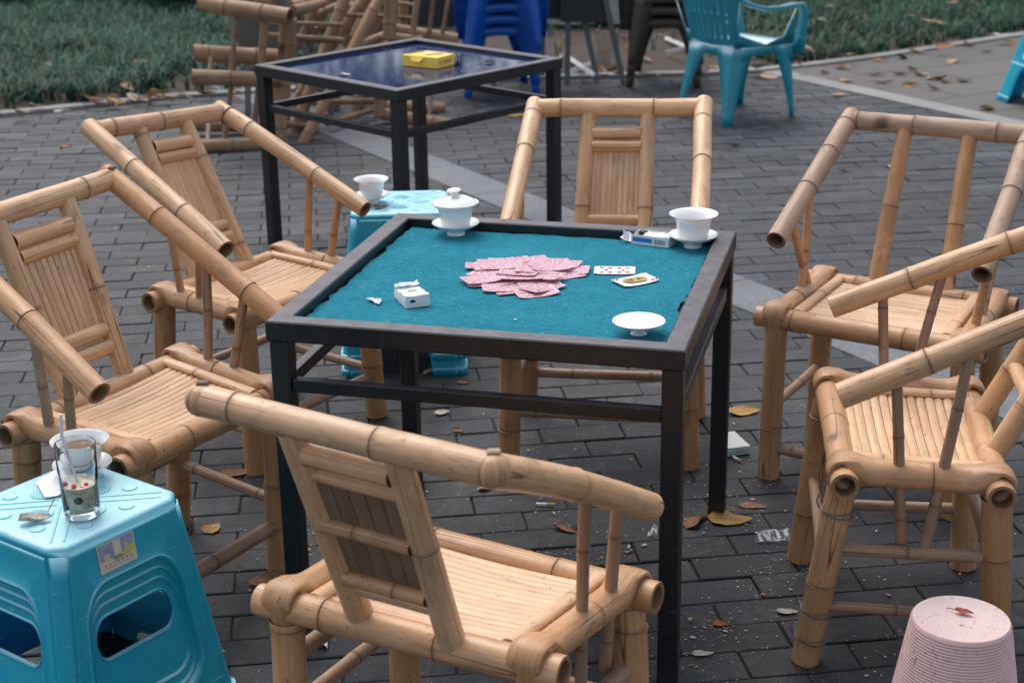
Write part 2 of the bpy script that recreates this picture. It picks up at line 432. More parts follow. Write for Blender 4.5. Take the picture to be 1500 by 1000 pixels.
def brickmat():
    m = Mat('dark_paving_brick', .7, .45)
    t = m.attr('tint')
    c = m.mix(m.ramp(t, [(0.0, 0.0), (.75, .55), (1.0, 1.0)]), (.011, .0145, .019), (.080, .091, .110))
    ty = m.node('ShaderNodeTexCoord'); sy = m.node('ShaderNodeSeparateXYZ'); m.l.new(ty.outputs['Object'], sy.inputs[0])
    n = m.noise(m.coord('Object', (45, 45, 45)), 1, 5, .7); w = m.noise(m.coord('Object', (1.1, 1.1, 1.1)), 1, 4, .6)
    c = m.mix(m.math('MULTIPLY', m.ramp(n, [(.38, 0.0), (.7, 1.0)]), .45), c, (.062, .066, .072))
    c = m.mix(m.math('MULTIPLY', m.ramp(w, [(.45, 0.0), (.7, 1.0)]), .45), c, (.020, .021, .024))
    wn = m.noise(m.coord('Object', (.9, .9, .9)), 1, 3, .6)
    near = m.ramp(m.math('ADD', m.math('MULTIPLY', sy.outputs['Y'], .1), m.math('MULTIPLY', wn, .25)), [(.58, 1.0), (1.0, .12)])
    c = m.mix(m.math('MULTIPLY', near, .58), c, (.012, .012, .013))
    s = m.noise(m.coord('Object', (150, 150, 150)), 1, 2, .6)
    c = m.mix(m.math('MULTIPLY', m.ramp(s, [(.66, 0.0), (.71, 1.0)]), .45), c, (.24, .22, .20))
    sd = m.noise(m.coord('Object', (7, 7, 7)), 1, 6, .75, .6)
    c = m.mix(m.math('MULTIPLY', m.ramp(sd, [(.52, 0.0), (.66, 1.0)]), .38), c, (.115, .100, .085))
    sp2 = m.noise(m.coord('Object', (3.1, 3.1, 3.1)), 1, 2, .5); c = m.mix(m.math('MULTIPLY', m.ramp(sp2, [(.60, 0.0), (.64, 1.0)]), .45), c, (.010, .010, .011))
    m.base(c); m.rough(m.math('ADD', m.math('MULTIPLY', n, .40), m.math('SUBTRACT', .46, m.math('MULTIPLY', m.ramp(sp2, [(.60, 0.0), (.64, 1.0)]), .18)))); m.bump(m.math('ADD', n, m.math('MULTIPLY', sd, .6)), .6, .004)
    return m.m
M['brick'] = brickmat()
M['joint'] = flat('joint_dirt', (.030, .026, .022), .95, .5, 18, bump=.6)
M['sand'] = flat('joint_sand', (.046, .041, .036), .95, .6, 25, bump=.6)
M['soil'] = flat('leaf_litter_soil', (.075, .055, .042), .95, .5, 30, bump=.8)
M['farsoil'] = flat('garden_soil', (.06, .055, .04), .95, .5, 6)
def slabmat():
    m = Mat('path_slab', .75, .3)
    v = m.coord('Object', (1, 1, 1), (0, 0, R(-27)))
    bt = m.node('ShaderNodeTexBrick'); m.l.new(v, bt.inputs['Vector'])
    bt.inputs['Scale'].default_value = 1.0; bt.inputs['Mortar Size'].default_value = .011; bt.inputs['Brick Width'].default_value = .9; bt.inputs['Row Height'].default_value = .45
    bt.inputs['Color1'].default_value = (.115, .112, .11, 1); bt.inputs['Color2'].default_value = (.14, .134, .13, 1); bt.inputs['Mortar'].default_value = (.05, .048, .045, 1)
    n = m.noise(m.coord('Object', (90, 90, 90)), 1, 4, .7); w = m.noise(m.coord('Object', (2, 2, 2)), 1, 4, .6)
    c = m.mix(m.math('MULTIPLY', m.ramp(n, [(.4, 0.0), (.7, 1.0)]), .5), bt.outputs['Color'], (.10, .098, .098))
    c = m.mix(m.math('MULTIPLY', m.ramp(w, [(.4, 0.0), (.7, 1.0)]), .4), c, (.12, .105, .09))
    m.base(c); m.bump(n, .4, .003); return m.m
M['slab'] = slabmat()
def grassmat():
    m = Mat('lawn_grass', .5, .35)
    t = m.attr('tint')
    c = m.ramp(t, [(0.0, (.003, .026, .014)), (.45, (.010, .085, .044)), (.8, (.034, .175, .10)), (.93, (.11, .32, .24)), (1.0, (.28, .22, .13))])
    m.base(c); m.b.inputs['Subsurface Weight'].default_value = .0
    return m.m
M['grass'] = grassmat()
def leafmat(name, a, b, c2):
    m = Mat(name, .6, .3)
    n = m.noise(m.coord('Object', (40, 40, 40)), 1, 3, .6)
    c = m.mix(m.ramp(n, [(.35, 0.0), (.65, 1.0)]), a, b)
    vv = m.noise(m.coord('Object', (120, 120, 120)), 1, 2, .6)
    c = m.mix(m.math('MULTIPLY', m.ramp(vv, [(.58, 0.0), (.68, 1.0)]), .6), c, c2)
    t = m.attr('tint'); c = m.mix(m.math('MULTIPLY', t, .6), c, c2)
    m.base(c); m.bump(n, .4, .002); return m.m
M['leaf_tan'] = leafmat('dry_leaf_tan', (.42, .26, .15), (.50, .34, .22), (.16, .08, .04))
M['leaf_brown'] = leafmat('dry_leaf_brown', (.20, .095, .045), (.30, .15, .075), (.07, .03, .015))
M['leaf_yellow'] = leafmat('dry_leaf_yellow', (.36, .24, .06), (.42, .22, .07), (.10, .055, .02))
M['leaf_pale'] = leafmat('dry_leaf_pale', (.42, .38, .32), (.52, .48, .42), (.18, .13, .09))
M['leaf_red'] = leafmat('dry_leaf_red', (.42, .085, .03), (.34, .10, .05), (.12, .03, .02))
def glassmat(name, tint=(1, 1, 1), rough=.0, ior=1.45):
    m = Mat(name, rough, .5); m.b.inputs['Transmission Weight'].default_value = 1; m.b.inputs['IOR'].default_value = ior
    n = m.noise(m.coord('Object', (15, 15, 15)), 1, 2, .5); m.base(m.mix(m.math('MULTIPLY', n, .04), tint, (.8, .85, .88))); return m.m
M['glass'] = glassmat('clear_glass', (.97, .985, .99))
def film():
    m = Mat('clear_film', .12, .6)
    n = m.noise(m.coord('Object', (120, 30, 60)), 1, 3, .6)
    m.base((.75, .78, .80)); m.put(m.b.inputs['Alpha'], m.ramp(n, [(.42, .08), (.62, .75)])); m.bump(n, .9, .004); return m.m
M['film'] = film()
# ------------------------------------------------------------------ bamboo chair
def bamboo_chair(K, root, style, mats=None, scale_r=1.0):
    """K: key points in the chair's own frame (x right, y forward, z up)"""
    mt = dict(rail=M['bam'], post=M['bam'], arm=M['bam'], leg=M['bam_leg'], strut=M['bam_grey'], stretch=M['bam_grey'], seat=M['slat'], pole=M['bam2'])
    mt.update(mats or {}); S = style; g = lambda k, d=None: S.get(k, d)
    P = {k: V(v) for k, v in K.items() if k != 'pose'}
    q = scale_r
    rp, rs, rl, rt, ra, ru, rk = .029 * q, .0285 * q, .031 * q, g('r_top', .027) * q, g('r_arm', .0265) * q, g('r_post', .0235) * q, .0115 * q
    X = V((1, 0, 0)); Z = V((0, 0, 1))
    low = V((0, 0, -.011))
    # front and rear poles, running through the bends of the side culms
    for a, b, dflt in (('RL', 'RR', 'rear'), ('FL', 'FR', 'front')):
        A, B = P[a] + low, P[b] + low; d = (B - A).normalized(); e = rl + g('stick', .024)
        mb = MB(); pole(mb, A - d * e, B + d * e, rp, end0='hollow', end1='hollow', spacing=.26, sides=24)
        mb.build('seat_rail', mt['pole'], root)
    # side culms
    for a, b in (('RL', 'FL'), ('RR', 'FR')):
        mb = MB(); side_culm(mb, P[a], P[b], rp, rs, X); mb.build('seat_rail', mt['pole'], root)
    # legs
    for k in ('RL', 'RR', 'FL', 'FR'):
        top = P[k] + low - Z * rp * .82; mb = MB()
        pole(mb, P[k + 'b'], top, rl * rnd.uniform(.97, 1.05), rl * .99, end0='solid', end1='none', spacing=.24, sides=24, scorch=.0)
        lg = mb.build('leg', mt['leg'], root)
        for h, n in g('wire', {}).get(k, ()):
            c = P[k + 'b'].lerp(top, h); ax = (top - P[k + 'b']).normalized(); x, y = frame(ax); mb = MB()
            pts = [c + (x * math.cos(t) + y * math.sin(t)) * (rl + .0022) + ax * (.008 * math.sin(t * .5) + .0022 * (i // 24)) for i, t in enumerate([2 * math.pi * j / 24 for j in range(24 * n + 1)])]
            simple_tube(mb, pts, .0016, 6)
            simple_tube(mb, [pts[0] + (pts[0] - c) * .1, pts[0] + (pts[0] - c) * .3 + Z * .014, pts[0] + (pts[0] - c) * .15 + Z * .03], .0016, 6)
            mb.build('wire_tie', M['wire'], lg)
    # seat: splints between the front and rear poles, ends held by two bars
    wL = (P['RL'] + P['FL']) / 2; wR = (P['RR'] + P['FR']) / 2
    xi = rs + .022
    seat = MB(); n = g('slats', 14)
    def edge(t, side, off):   # point on the left/right side line
        a, b = (P['RL'], P['FL']) if side < 0 else (P['RR'], P['FR'])
        p = a.lerp(b, t); return V((p.x - side * off, p.y, p.z))
    t0, t1 = .085, .915
    for i in range(n):
        ta = t0 + (t1 - t0) * i / n; tb = t0 + (t1 - t0) * (i + 1) / n; tm = (ta + tb) / 2
        a = edge(tm, -1, rs + .004); b = edge(tm, 1, rs + .004)
        w = (edge(tb, -1, 0) - edge(ta, -1, 0)).length - rnd.uniform(.0004, .0013)
        z = .004 + rnd.uniform(-.0006, .0006)
        slat(seat, a + Z * z, b + Z * (z + rnd.uniform(-.0005, .0005)), w, Z, th=.005, curve=.0035, sag=.007 + .003 * math.sin(math.pi * tm), nseg=6)
    so = seat.build('seat', mt['seat'], root, smooth=50)
    for s in (-1, 1):
        mb = MB(); pole(mb, edge(.045, s, xi) + Z * .010, edge(.955, s, xi) + Z * .010, .0155 * q, sides=16, end0='solid', end1='solid', spacing=.3, squash=.62)
        mb.build('seat_edge_bar', mt['seat'], so)
    # under-seat battens
    for x in (-.075, .075):
        mb = MB(); pole(mb, V((x, P['RL'].y + rp, P['RL'].z - .026)), V((x, P['FL'].y - rp, P['FL'].z - .026)), .010, sides=8, end0='none', end1='none'); mb.build('seat_batten', M['bam_dark'], so)
    # back posts, top rail
    d = (P['BR'] - P['BL']).normalized(); mitre = g('mitre', False)
    ext = 0 if mitre else -ra * .55
    mb = MB(); pole(mb, P['BL'] - d * ext, P['BR'] + d * ext, rt, end0='none' if mitre else 'solid', end1='none' if mitre else 'solid', nodes=g('rail_nodes'), spacing=.24, sides=26, wob=.002)
    mb.build('top_rail', mt['rail'], root)
    posts = {}
    for a, b in (('UL', 'TL'), ('UR', 'TR')):
        A = P[a] + low + Z * rp * .2; B = P[b]; ax = (B - A).normalized(); mb = MB()
        pole(mb, A, B - ax * rt * .55, ru, ru * .93, end0='none', end1='none', nodes=g('post_nodes', {}).get(a), spacing=.24, sides=22)
        mb.build('back_post', mt['post'], root); posts[a] = (A, B)
    def pt(side, f, off=0):
        A, B = posts[side]; return A.lerp(B, f)
    fwd = (posts['UL'][1] - posts['UL'][0]).normalized().cross(X) * -1
    if fwd.y < 0: fwd = -fwd
    cb = g('crossbars', ((.835, .016), (.755, .0165), (.30, .015)))
    for f, r in cb:
        mb = MB(); a = pt('UL', f); b = pt('UR', f); pole(mb, a + (b - a).normalized() * ru * .7, b - (b - a).normalized() * ru * .7, r * q, sides=18, end0='none', end1='none', spacing=.5, squash=.95)
        mb.build('crossbar', mt['post'], root)
    f0, f1 = g('panel', (.315, .74))
    pb = MB(); n = 0 if g('nopanel') else 9
    a0, b0, a1, b1 = pt('UL', f0), pt('UR', f0), pt('UL', f1), pt('UR', f1)
    dx = (b0 - a0).normalized()
    a0 = a0 + dx * ru * .7; a1 = a1 + dx * ru * .7; b0 = b0 - dx * ru * .7; b1 = b1 - dx * ru * .7
    for i in range(n):
        t = (i + .5) / n; w = (b0 - a0).length / n - rnd.uniform(.0006, .0018)
        slat(pb, a0.lerp(b0, t) + fwd * rnd.uniform(-.001, .001), a1.lerp(b1, t) + fwd * rnd.uniform(-.001, .001), w, fwd, th=.006, curve=.0022, nseg=3)
    if n: pb.build('back_panel', mt['seat'], root, smooth=50)
    if g('backside'):
        bp = MB()
        for i in range(5):
            t = (i + .5) / 5; w = (b0 - a0).length / 5 - .001
            slat(bp, a0.lerp(b0, t) - fwd * .0085, a1.lerp(b1, t) - fwd * .0085, w, -fwd, th=.001, curve=.0012, nseg=3)
        bp.build('back_panel', M['bam_dark'], root, smooth=50)
        for f, r in g('backside'):
            mb = MB(); a = pt('UL', f) - fwd * .014; b = pt('UR', f) - fwd * .014; pole(mb, a + (b - a).normalized() * ru * .5, b - (b - a).normalized() * ru * .5, r, sides=16, end0='none', end1='none', spacing=.12)
            mb.build('crossbar', M['bam2'], root)
    # arms
    for s, B, A in (('L', 'BL', 'AL'), ('R', 'BR', 'AR')):
        if s in g('noarm', ''): continue
        ax = (P[A] - P[B]).normalized(); back = P[B] - ax * (-ra * .1 if mitre else ra * .95)
        mb = MB(); pole(mb, back, P[A], ra * (1.05 if mitre else 1.0), ra * g('arm_taper', 1.0), end0='solid', end1='hollow', nodes=g('arm_nodes', {}).get(s), spacing=.25, sides=26, wob=.0025, bow=g('arm_bow', .004))
        if mitre:
            c_ = P[B]; rows = []
            for i in range(9):
                th = math.pi * i / 8; rr_ = rt * 1.10 * math.sin(th) ** .8 + 1e-4; zc = -rt * 1.02 * math.cos(th)
                rows.append([c_ + V((rr_ * math.cos(2 * math.pi * k / 24), rr_ * math.sin(2 * math.pi * k / 24), zc)) for k in range(24)])
            mb.rings(rows, uvs=[[(.028 * 6.28 * k / 24, 3.3 + .006 * i) for k in range(24)] for i in range(9)], ts=[.08] * 9)
        arm = mb.build('armrest', mt['arm'], root)
        if s in g('peg', ''):
            mb = MB(); mb.box(P[B] + Z * rt * .98 + ax * ra * .2, (.020, .015, .016), Matrix.Rotation(.5, 3, 'Z'), bev=.002); mb.build('peg', M['bam_grey'] if mitre else M['peg'], root)
        if s in g('tie', ''):
            c = back + ax * .05; x, y = frame(ax); mb = MB()
            simple_tube(mb, [c + (x * math.cos(t) + y * math.sin(t)) * (ra + .0022) for t in [2 * math.pi * j / 24 for j in range(25)]], .003, 6); mb.build('cord_tie', M['peg'], arm)
    # arm supports
    for s in 'LR':
        for i in '12':
            a, b = P['S' + s + i], P['P' + s + i]; u = (b - a).normalized()
            drop = g('drop', 0.0)
            side = s
            bot = a - u * (drop / u.z) if drop else a + low
            mb = MB(); pole(mb, bot, b - Z * ra * .5, rk * rnd.uniform(.95, 1.1), rk * .98, end0='solid', end1='none', sides=14, spacing=.21)
            mb.build('arm_support', mt['strut'], root)
    # stretchers: (leg, leg, height, radius)
    for a, b, z, r in g('stretchers', (('RL', 'FL', .20, .013), ('RR', 'FR', .20, .013), ('FL', 'FR', .13, .014), ('RL', 'RR', .125, .014))):
        def lp(k):
            A, B = P[k + 'b'], P[k] + low; return A.lerp(B, z / B.z)
        mb = MB(); pole(mb, lp(a), lp(b), r, sides=14, end0='none', end1='none', spacing=.27); mb.build('stretcher', mt['stretch'], root)

CH = {
'D':dict(pose=(0.2648,4.2536,2.9808),RL=(-0.2426,-0.174,0.4403),RR=(0.2411,-0.1731,0.4403),FL=(-0.2394,0.1751,0.4402),FR=(0.2397,0.1737,0.4402),RLb=(-0.2558,-0.1935,0.0),RRb=(0.2531,-0.1917,0.0),FLb=(-0.253,0.1956,0.0),FRb=(0.2513,0.193,0.0),BL=(-0.2519,-0.3854,0.8972),BR=(0.2519,-0.3854,0.8867),AL=(-0.2684,0.2004,0.6801),AR=(0.242,0.1973,0.6772),UL=(-0.0954,-0.174,0.4403),UR=(0.0954,-0.174,0.4403),TL=(-0.0879,-0.3854,0.8938),TR=(0.0879,-0.3854,0.8901),SL1=(-0.2408,0.018,0.4402),SL2=(-0.2402,0.0878,0.4402),PL1=(-0.261,-0.0632,0.7778),PL2=(-0.2651,0.0832,0.7235),SR1=(0.2403,0.0176,0.4402),SR2=(0.2401,0.087,0.4402),PR1=(0.2465,-0.0649,0.7715),PR2=(0.244,0.0807,0.7191)),
'A':dict(pose=(-0.7112,4.352,-2.1972),RL=(-0.2506,-0.1704,0.4561),RR=(0.2434,-0.1587,0.4561),FL=(-0.2447,0.1663,0.4525),FR=(0.2489,0.1655,0.4525),RLb=(-0.2644,-0.1908,0.0),RRb=(0.2634,-0.1847,0.0),FLb=(-0.2501,0.1861,0.0),FRb=(0.2626,0.1809,0.0),BL=(-0.2499,-0.3794,0.8712),BR=(0.2499,-0.3794,0.8992),AL=(-0.2662,0.1629,0.6355),AR=(0.3075,0.1734,0.6518),UL=(-0.1046,-0.1664,0.4515),UR=(0.1046,-0.1664,0.4515),TL=(-0.0867,-0.3794,0.8803),TR=(0.0867,-0.3794,0.89),SL1=(-0.2486,-0.0593,0.455),SL2=(-0.2471,0.0279,0.454),PL1=(-0.26,-0.0435,0.7252),PL2=(-0.2633,0.0674,0.677),SR1=(0.2447,-0.0791,0.4553),SR2=(0.2459,-0.0104,0.4545),PR1=(0.2816,-0.0754,0.7631),PR2=(0.296,0.0628,0.7012)),
'B':dict(pose=(-0.8313,3.3926,-2.1456),RL=(-0.2593,-0.1713,0.4577),RR=(0.2388,-0.1613,0.4577),FL=(-0.2203,0.1714,0.4462),FR=(0.2254,0.1728,0.4462),RLb=(-0.2395,-0.2058,0.0),RRb=(0.2407,-0.2005,0.0),FLb=(-0.1885,0.1816,0.0),FRb=(0.2127,0.1999,0.0),BL=(-0.2586,-0.3431,0.8957),BR=(0.2586,-0.3431,0.8781),AL=(-0.2691,0.1874,0.6013),AR=(0.3142,0.1797,0.6223),UL=(-0.0879,-0.1718,0.449),UR=(0.0879,-0.1718,0.449),TL=(-0.1047,-0.3431,0.8904),TR=(0.1047,-0.3431,0.8833),SL1=(-0.2466,-0.0595,0.4539),SL2=(-0.237,0.0251,0.4511),PL1=(-0.2643,-0.0532,0.7348),PL2=(-0.2666,0.0607,0.6716),SR1=(0.2356,-0.0797,0.4549),SR2=(0.233,-0.015,0.4527),PR1=(0.2923,-0.0261,0.723),PR2=(0.3035,0.0793,0.6715)),
'C':dict(pose=(-0.0995,2.4816,-0.5126),RL=(-0.2427,-0.1819,0.4559),RR=(0.2322,-0.1597,0.4559),FL=(-0.2349,0.1719,0.4403),FR=(0.2503,0.1677,0.4403),RLb=(-0.2487,-0.1889,0.0),RRb=(0.2437,-0.171,0.0),FLb=(-0.2465,0.1832,0.0),FRb=(0.2643,0.1803,0.0),BL=(-0.2639,-0.3294,0.8767),BR=(0.2639,-0.3294,0.8615),AL=(-0.2754,0.1793,0.5801),AR=(0.2886,0.1734,0.6006),UL=(-0.0897,-0.1698,0.4509),UR=(0.0897,-0.1698,0.4509),TL=(-0.0979,-0.3294,0.8719),TR=(0.0979,-0.3294,0.8663),SL1=(-0.2384,0.0127,0.4473),SL2=(-0.2369,0.0835,0.4442),PL1=(-0.2703,-0.0496,0.7135),PL2=(-0.2731,0.0776,0.6394),SR1=(0.2412,0.003,0.4482),SR2=(0.2465,0.0986,0.4436),PR1=(0.2773,-0.0571,0.7202),PR2=(0.2825,0.0491,0.6651)),
'E':dict(pose=(1.0089,3.991,2.6159),RL=(-0.2354,-0.182,0.4662),RR=(0.2446,-0.1824,0.4662),FL=(-0.2487,0.1912,0.4601),FR=(0.2503,0.1774,0.4601),RLb=(-0.2364,-0.1964,0.0),RRb=(0.254,-0.1977,0.0),FLb=(-0.2629,0.2089,0.0),FRb=(0.2514,0.1919,0.0),BL=(-0.2522,-0.3544,0.8872),BR=(0.2522,-0.3544,0.886),AL=(-0.279,0.2037,0.6506),AR=(0.2607,0.1792,0.6634),UL=(-0.0971,-0.1819,0.4596),UR=(0.0971,-0.1819,0.4596),TL=(-0.0887,-0.3544,0.8868),TR=(0.0887,-0.3544,0.8864),SL1=(-0.2427,0.0233,0.4628),SL2=(-0.2454,0.0979,0.4616),PL1=(-0.267,-0.0474,0.7571),PL2=(-0.2737,0.0921,0.6979),SR1=(0.2476,0.0049,0.463),SR2=(0.2464,-0.0681,0.4642),PR1=(0.2569,-0.0609,0.7635),PR2=(0.259,0.0725,0.7079)),
'F':dict(pose=(0.8673,3.1836,1.4239),RL=(-0.2525,-0.1517,0.4455),RR=(0.2542,-0.1592,0.4455),FL=(-0.2481,0.1575,0.4554),FR=(0.2525,0.1658,0.4554),RLb=(-0.2453,-0.1808,0.0),RRb=(0.2511,-0.1776,0.0),FLb=(-0.2351,0.2137,0.0),FRb=(0.2422,0.2132,0.0),BL=(-0.2542,-0.3719,0.872),BR=(0.2542,-0.3719,0.8656),AL=(-0.295,0.1758,0.6343),AR=(0.2852,0.1637,0.634),UL=(-0.1042,-0.163,0.4466),UR=(0.1042,-0.163,0.4466),TL=(-0.096,-0.3719,0.87),TR=(0.096,-0.3719,0.8676),SL1=(-0.2509,-0.0371,0.4492),SL2=(-0.2497,0.045,0.4518),PL1=(-0.2766,-0.0704,0.7412),PL2=(-0.2869,0.067,0.6815),SR1=(0.2534,-0.0218,0.4497),SR2=(0.2532,0.0348,0.4514),PR1=(0.2711,-0.0801,0.7394),PR2=(0.2786,0.0496,0.6833)),
}


GREY = dict(strut=M['bam_grey'], stretch=M['bam_grey'])
def place_chair(k, label, style, mats=None):
    x, y, yaw = CH[k]['pose']
    root = empty('bamboo_armchair', (x, y, 0), yaw, label, 'chair', 'bamboo armchairs drawn up round the card table')
    bamboo_chair(CH[k], root, style, mats); return root

place_chair('D', 'bamboo armchair facing us behind the far edge of the teal card table',
    dict(rail_nodes=[.13, .405], crossbars=((.848, .0195), (.768, .0195), (.335, .015)), panel=(.345, .768), post_nodes={'UL': [.2], 'UR': [.2]}, arm_nodes={'R': [.075, .27], 'L': [.11, .33]},
         stretchers=(('RL', 'FL', .21, .013), ('RR', 'FR', .21, .013), ('FL', 'FR', .14, .0145), ('RL', 'RR', .12, .0155))),
    dict(strut=M['bam2']))
place_chair('A', 'bamboo armchair in front of the blue topped table, dark cord round one arm corner',
    dict(rail_nodes=[.24, .42], crossbars=((.852, .0215), (.775, .0185), (.30, .0175), (.228, .0175)), panel=(.31, .775), tie='L', arm_nodes={'L': [.14, .42], 'R': [.22, .45]},
         stretchers=(('RL', 'FL', .15, .013), ('RR', 'FR', .25, .013), ('FL', 'FR', .13, .014), ('RL', 'RR', .2, .014), ('RR', 'FR', .12, .014))),
    dict(strut=M['bam2']))
place_chair('B', 'bamboo armchair behind the bright teal stool and glass, empty seat of curved slats',
    dict(rail_nodes=[.08, .36], crossbars=((.852, .0225), (.772, .0205), (.30, .0195), (.215, .0195)), panel=(.31, .772), peg='L', arm_nodes={'L': [.19, .50], 'R': [.2, .36]}, post_nodes={'UL': [.24], 'UR': [.24]},
         stretchers=(('RL', 'FL', .175, .0135), ('RR', 'FR', .175, .013), ('FL', 'FR', .115, .0185), ('RL', 'RR', .2, .014))),
    dict(arm=M['bam2'], rail=M['bam']))
place_chair('C', 'nearest bamboo armchair, seen from behind, its back to us',
    dict(mitre=True, r_top=.0255, r_arm=.0255, r_post=.024, peg='LR', rail_nodes=[.065, .33], drop=.16, crossbars=((.865, .022), (.77, .0135), (.20, .013)), panel=(.29, .755),
         backside=((.545, .0125), (.285, .0135)), arm_nodes={'R': [.26], 'L': [.2]}, post_nodes={'UL': [.235], 'UR': [.235]}, slats=15, arm_bow=.008,
         stretchers=(('RL', 'FL', .24, .014), ('RR', 'FR', .28, .0165), ('FL', 'FR', .2, .0145), ('RL', 'RR', .12, .016), ('RL', 'FL', .34, .016))),
    dict(leg=M['bam2'], strut=M['bam_grey']))
place_chair('E', 'greyish weathered bamboo armchair on the right, behind the nearer one there',
    dict(rail_nodes=[.07, .30, .46], crossbars=(), panel=(.60, .60), arm_nodes={'R': [.05, .2, .37], 'L': [.1, .3]}, post_nodes={'UL': [.2], 'UR': [.23]}, nopanel=True,
         stretchers=(('RL', 'FL', .20, .013), ('RR', 'FR', .2, .013), ('FL', 'FR', .085, .0145), ('RL', 'RR', .15, .014))),
    dict(arm=M['bam_mauve'], rail=M['bam_mauve'], post=M['bam2'], strut=M['bam2']))
place_chair('F', 'bamboo armchair on the right beside the pink tub, legs bound with wire',
    dict(drop=.165, crossbars=((.84, .017), (.60, .019), (.44, .019), (.30, .017)), panel=(.62, .80), arm_nodes={'L': [.20, .44], 'R': [.19, .42]}, slats=13, stick=.03,
         wire={'FL': ((.86, 2), (.30, 2), (.14, 2))},
         stretchers=(('RL', 'FL', .275, .0145), ('RL', 'FL', .135, .011), ('RR', 'FR', .15, .0135), ('FL', 'FR', .22, .0125), ('RL', 'RR', .24, .014), ('RR', 'FR', .3, .011))),
    dict(strut=M['bam_grey']))

# ------------------------------------------------------------------ tables
def table(corners, H, label, top_kind, leg_in=.004, lw=.042, bw=.046, bh=.044, rail_z=.605):
    """corners: near-left, near-right, far-right, far-left, at the top of the frame"""
    c = [V(p) for p in corners]; ctr = sum(c, V()) / 4
    yaw = math.atan2((c[1] - c[0]).y, (c[1] - c[0]).x)
    root = empty('square_table', (ctr.x, ctr.y, 0), yaw, label, 'table')
    inv = Matrix.Rotation(-yaw, 3, 'Z'); L = [inv @ (p - V((ctr.x, ctr.y, 0))) for p in c]
    def inset(d, z):
        out = []
        for i in range(4):
            p = L[i]; e1 = (L[(i + 1) % 4] - p).normalized(); e0 = (L[i - 1] - p).normalized()
            k = d / abs(e1.x * e0.y - e1.y * e0.x); q = p + (e1 + e0) * k; q.z = z; out.append(q)
        return out
    mb = MB(); b = .003
    prof = [(0, H - bh + b), (0, H - b), (b, H), (bw - b, H), (bw, H - b), (bw, H - bh + b), (bw - b, H - bh), (b, H - bh)]
    rings = [inset(d, z) for d, z in prof]
    ids = [[mb.vert(p, (p.x + p.y, p.z)) for p in r] for r in rings]
    for i in range(8):
        j = (i + 1) % 8
        for k in range(4):
            m = (k + 1) % 4; mb.face((ids[i][k], ids[j][k], ids[j][m], ids[i][m]))
    mb.build('table_frame', M['steel'], root, smooth=30)
    lc = inset(leg_in + lw / 2, 0)
    for p in lc:
        mb = MB(); h = H - bh; mb.box((p.x, p.y, h / 2), (lw, lw, h), bev=.003); mb.build('leg', M['steel'], root, smooth=30)
    for i in range(4):
        a, bb = lc[i].copy(), lc[(i + 1) % 4].copy(); d = (bb - a).normalized(); a = a + d * lw / 2; bb = bb - d * lw / 2
        mid = (a + bb) / 2; mid.z = rail_z; mb = MB()
        mb.box(mid, ((bb - a).length, .024, .028), Matrix.Rotation(math.atan2(d.y, d.x), 3, 'Z'), bev=.002); mb.build('rail', M['steel'], root, smooth=30)
    return root, inset, yaw, ctr

T1 = (at(388, 470, .75), at(1004, 514, .75), at(1079, 339, .75), at(582, 311.5, .75))
t1, inset1, yaw1, ctr1 = table(T1, .75, 'black steel table topped with teal felt, strewn with playing cards', 'felt')
FZ = .727      # felt surface
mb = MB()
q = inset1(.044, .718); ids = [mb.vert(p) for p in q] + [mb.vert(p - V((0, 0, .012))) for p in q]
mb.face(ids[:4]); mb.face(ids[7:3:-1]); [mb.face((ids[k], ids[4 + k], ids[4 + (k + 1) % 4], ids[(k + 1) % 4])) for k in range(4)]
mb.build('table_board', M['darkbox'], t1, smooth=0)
# ragged felt sheet
mb = MB(); out = inset1(.049, FZ); N = 60; grid = []
for i in range(N + 1):
    row = []
    for j in range(N + 1):
        u, v = i / N, j / N
        p = out[0].lerp(out[1], u).lerp(out[3].lerp(out[2], u), v)
        e = min(u, 1 - u, v, 1 - v)
        if e == 0:
            p = p + V((mnoise.noise(p * 30), mnoise.noise(p * 30 + V((5, 5, 5))), 0)) * .012
            cen = V((0, 0, FZ)); p = p.lerp(cen, .006 + .012 * max(0, mnoise.noise(p * 11 + V((3, 1, 0)))))
            if u == 1 and .3 < v < .42: p = p.lerp(cen, .05 * math.sin((v - .3) / .12 * math.pi))
        z = .0012 * mnoise.noise(p * 6) + .0006 * mnoise.noise(p * 25) + (.003 * max(0, mnoise.noise(p * 20)) if e < .02 else 0)
        row.append(mb.vert((p.x, p.y, FZ + z), (u, v)))
    grid.append(row)
for i in range(N):
    for j in range(N): mb.face((grid[i][j], grid[i + 1][j], grid[i + 1][j + 1], grid[i][j + 1]))
rim = [grid[i][0] for i in range(N + 1)] + [grid[N][j] for j in range(1, N + 1)] + [grid[i][N] for i in range(N - 1, -1, -1)] + [grid[0][j] for j in range(N - 1, 0, -1)]
low_ = [mb.vert((mb.v[k][0], mb.v[k][1], FZ - .004)) for k in rim]
for i in range(len(rim)):
    k = (i + 1) % len(rim); mb.face((rim[k], rim[i], low_[i], low_[k]))
mb.build('felt_top', M['felt'], t1, smooth=50)

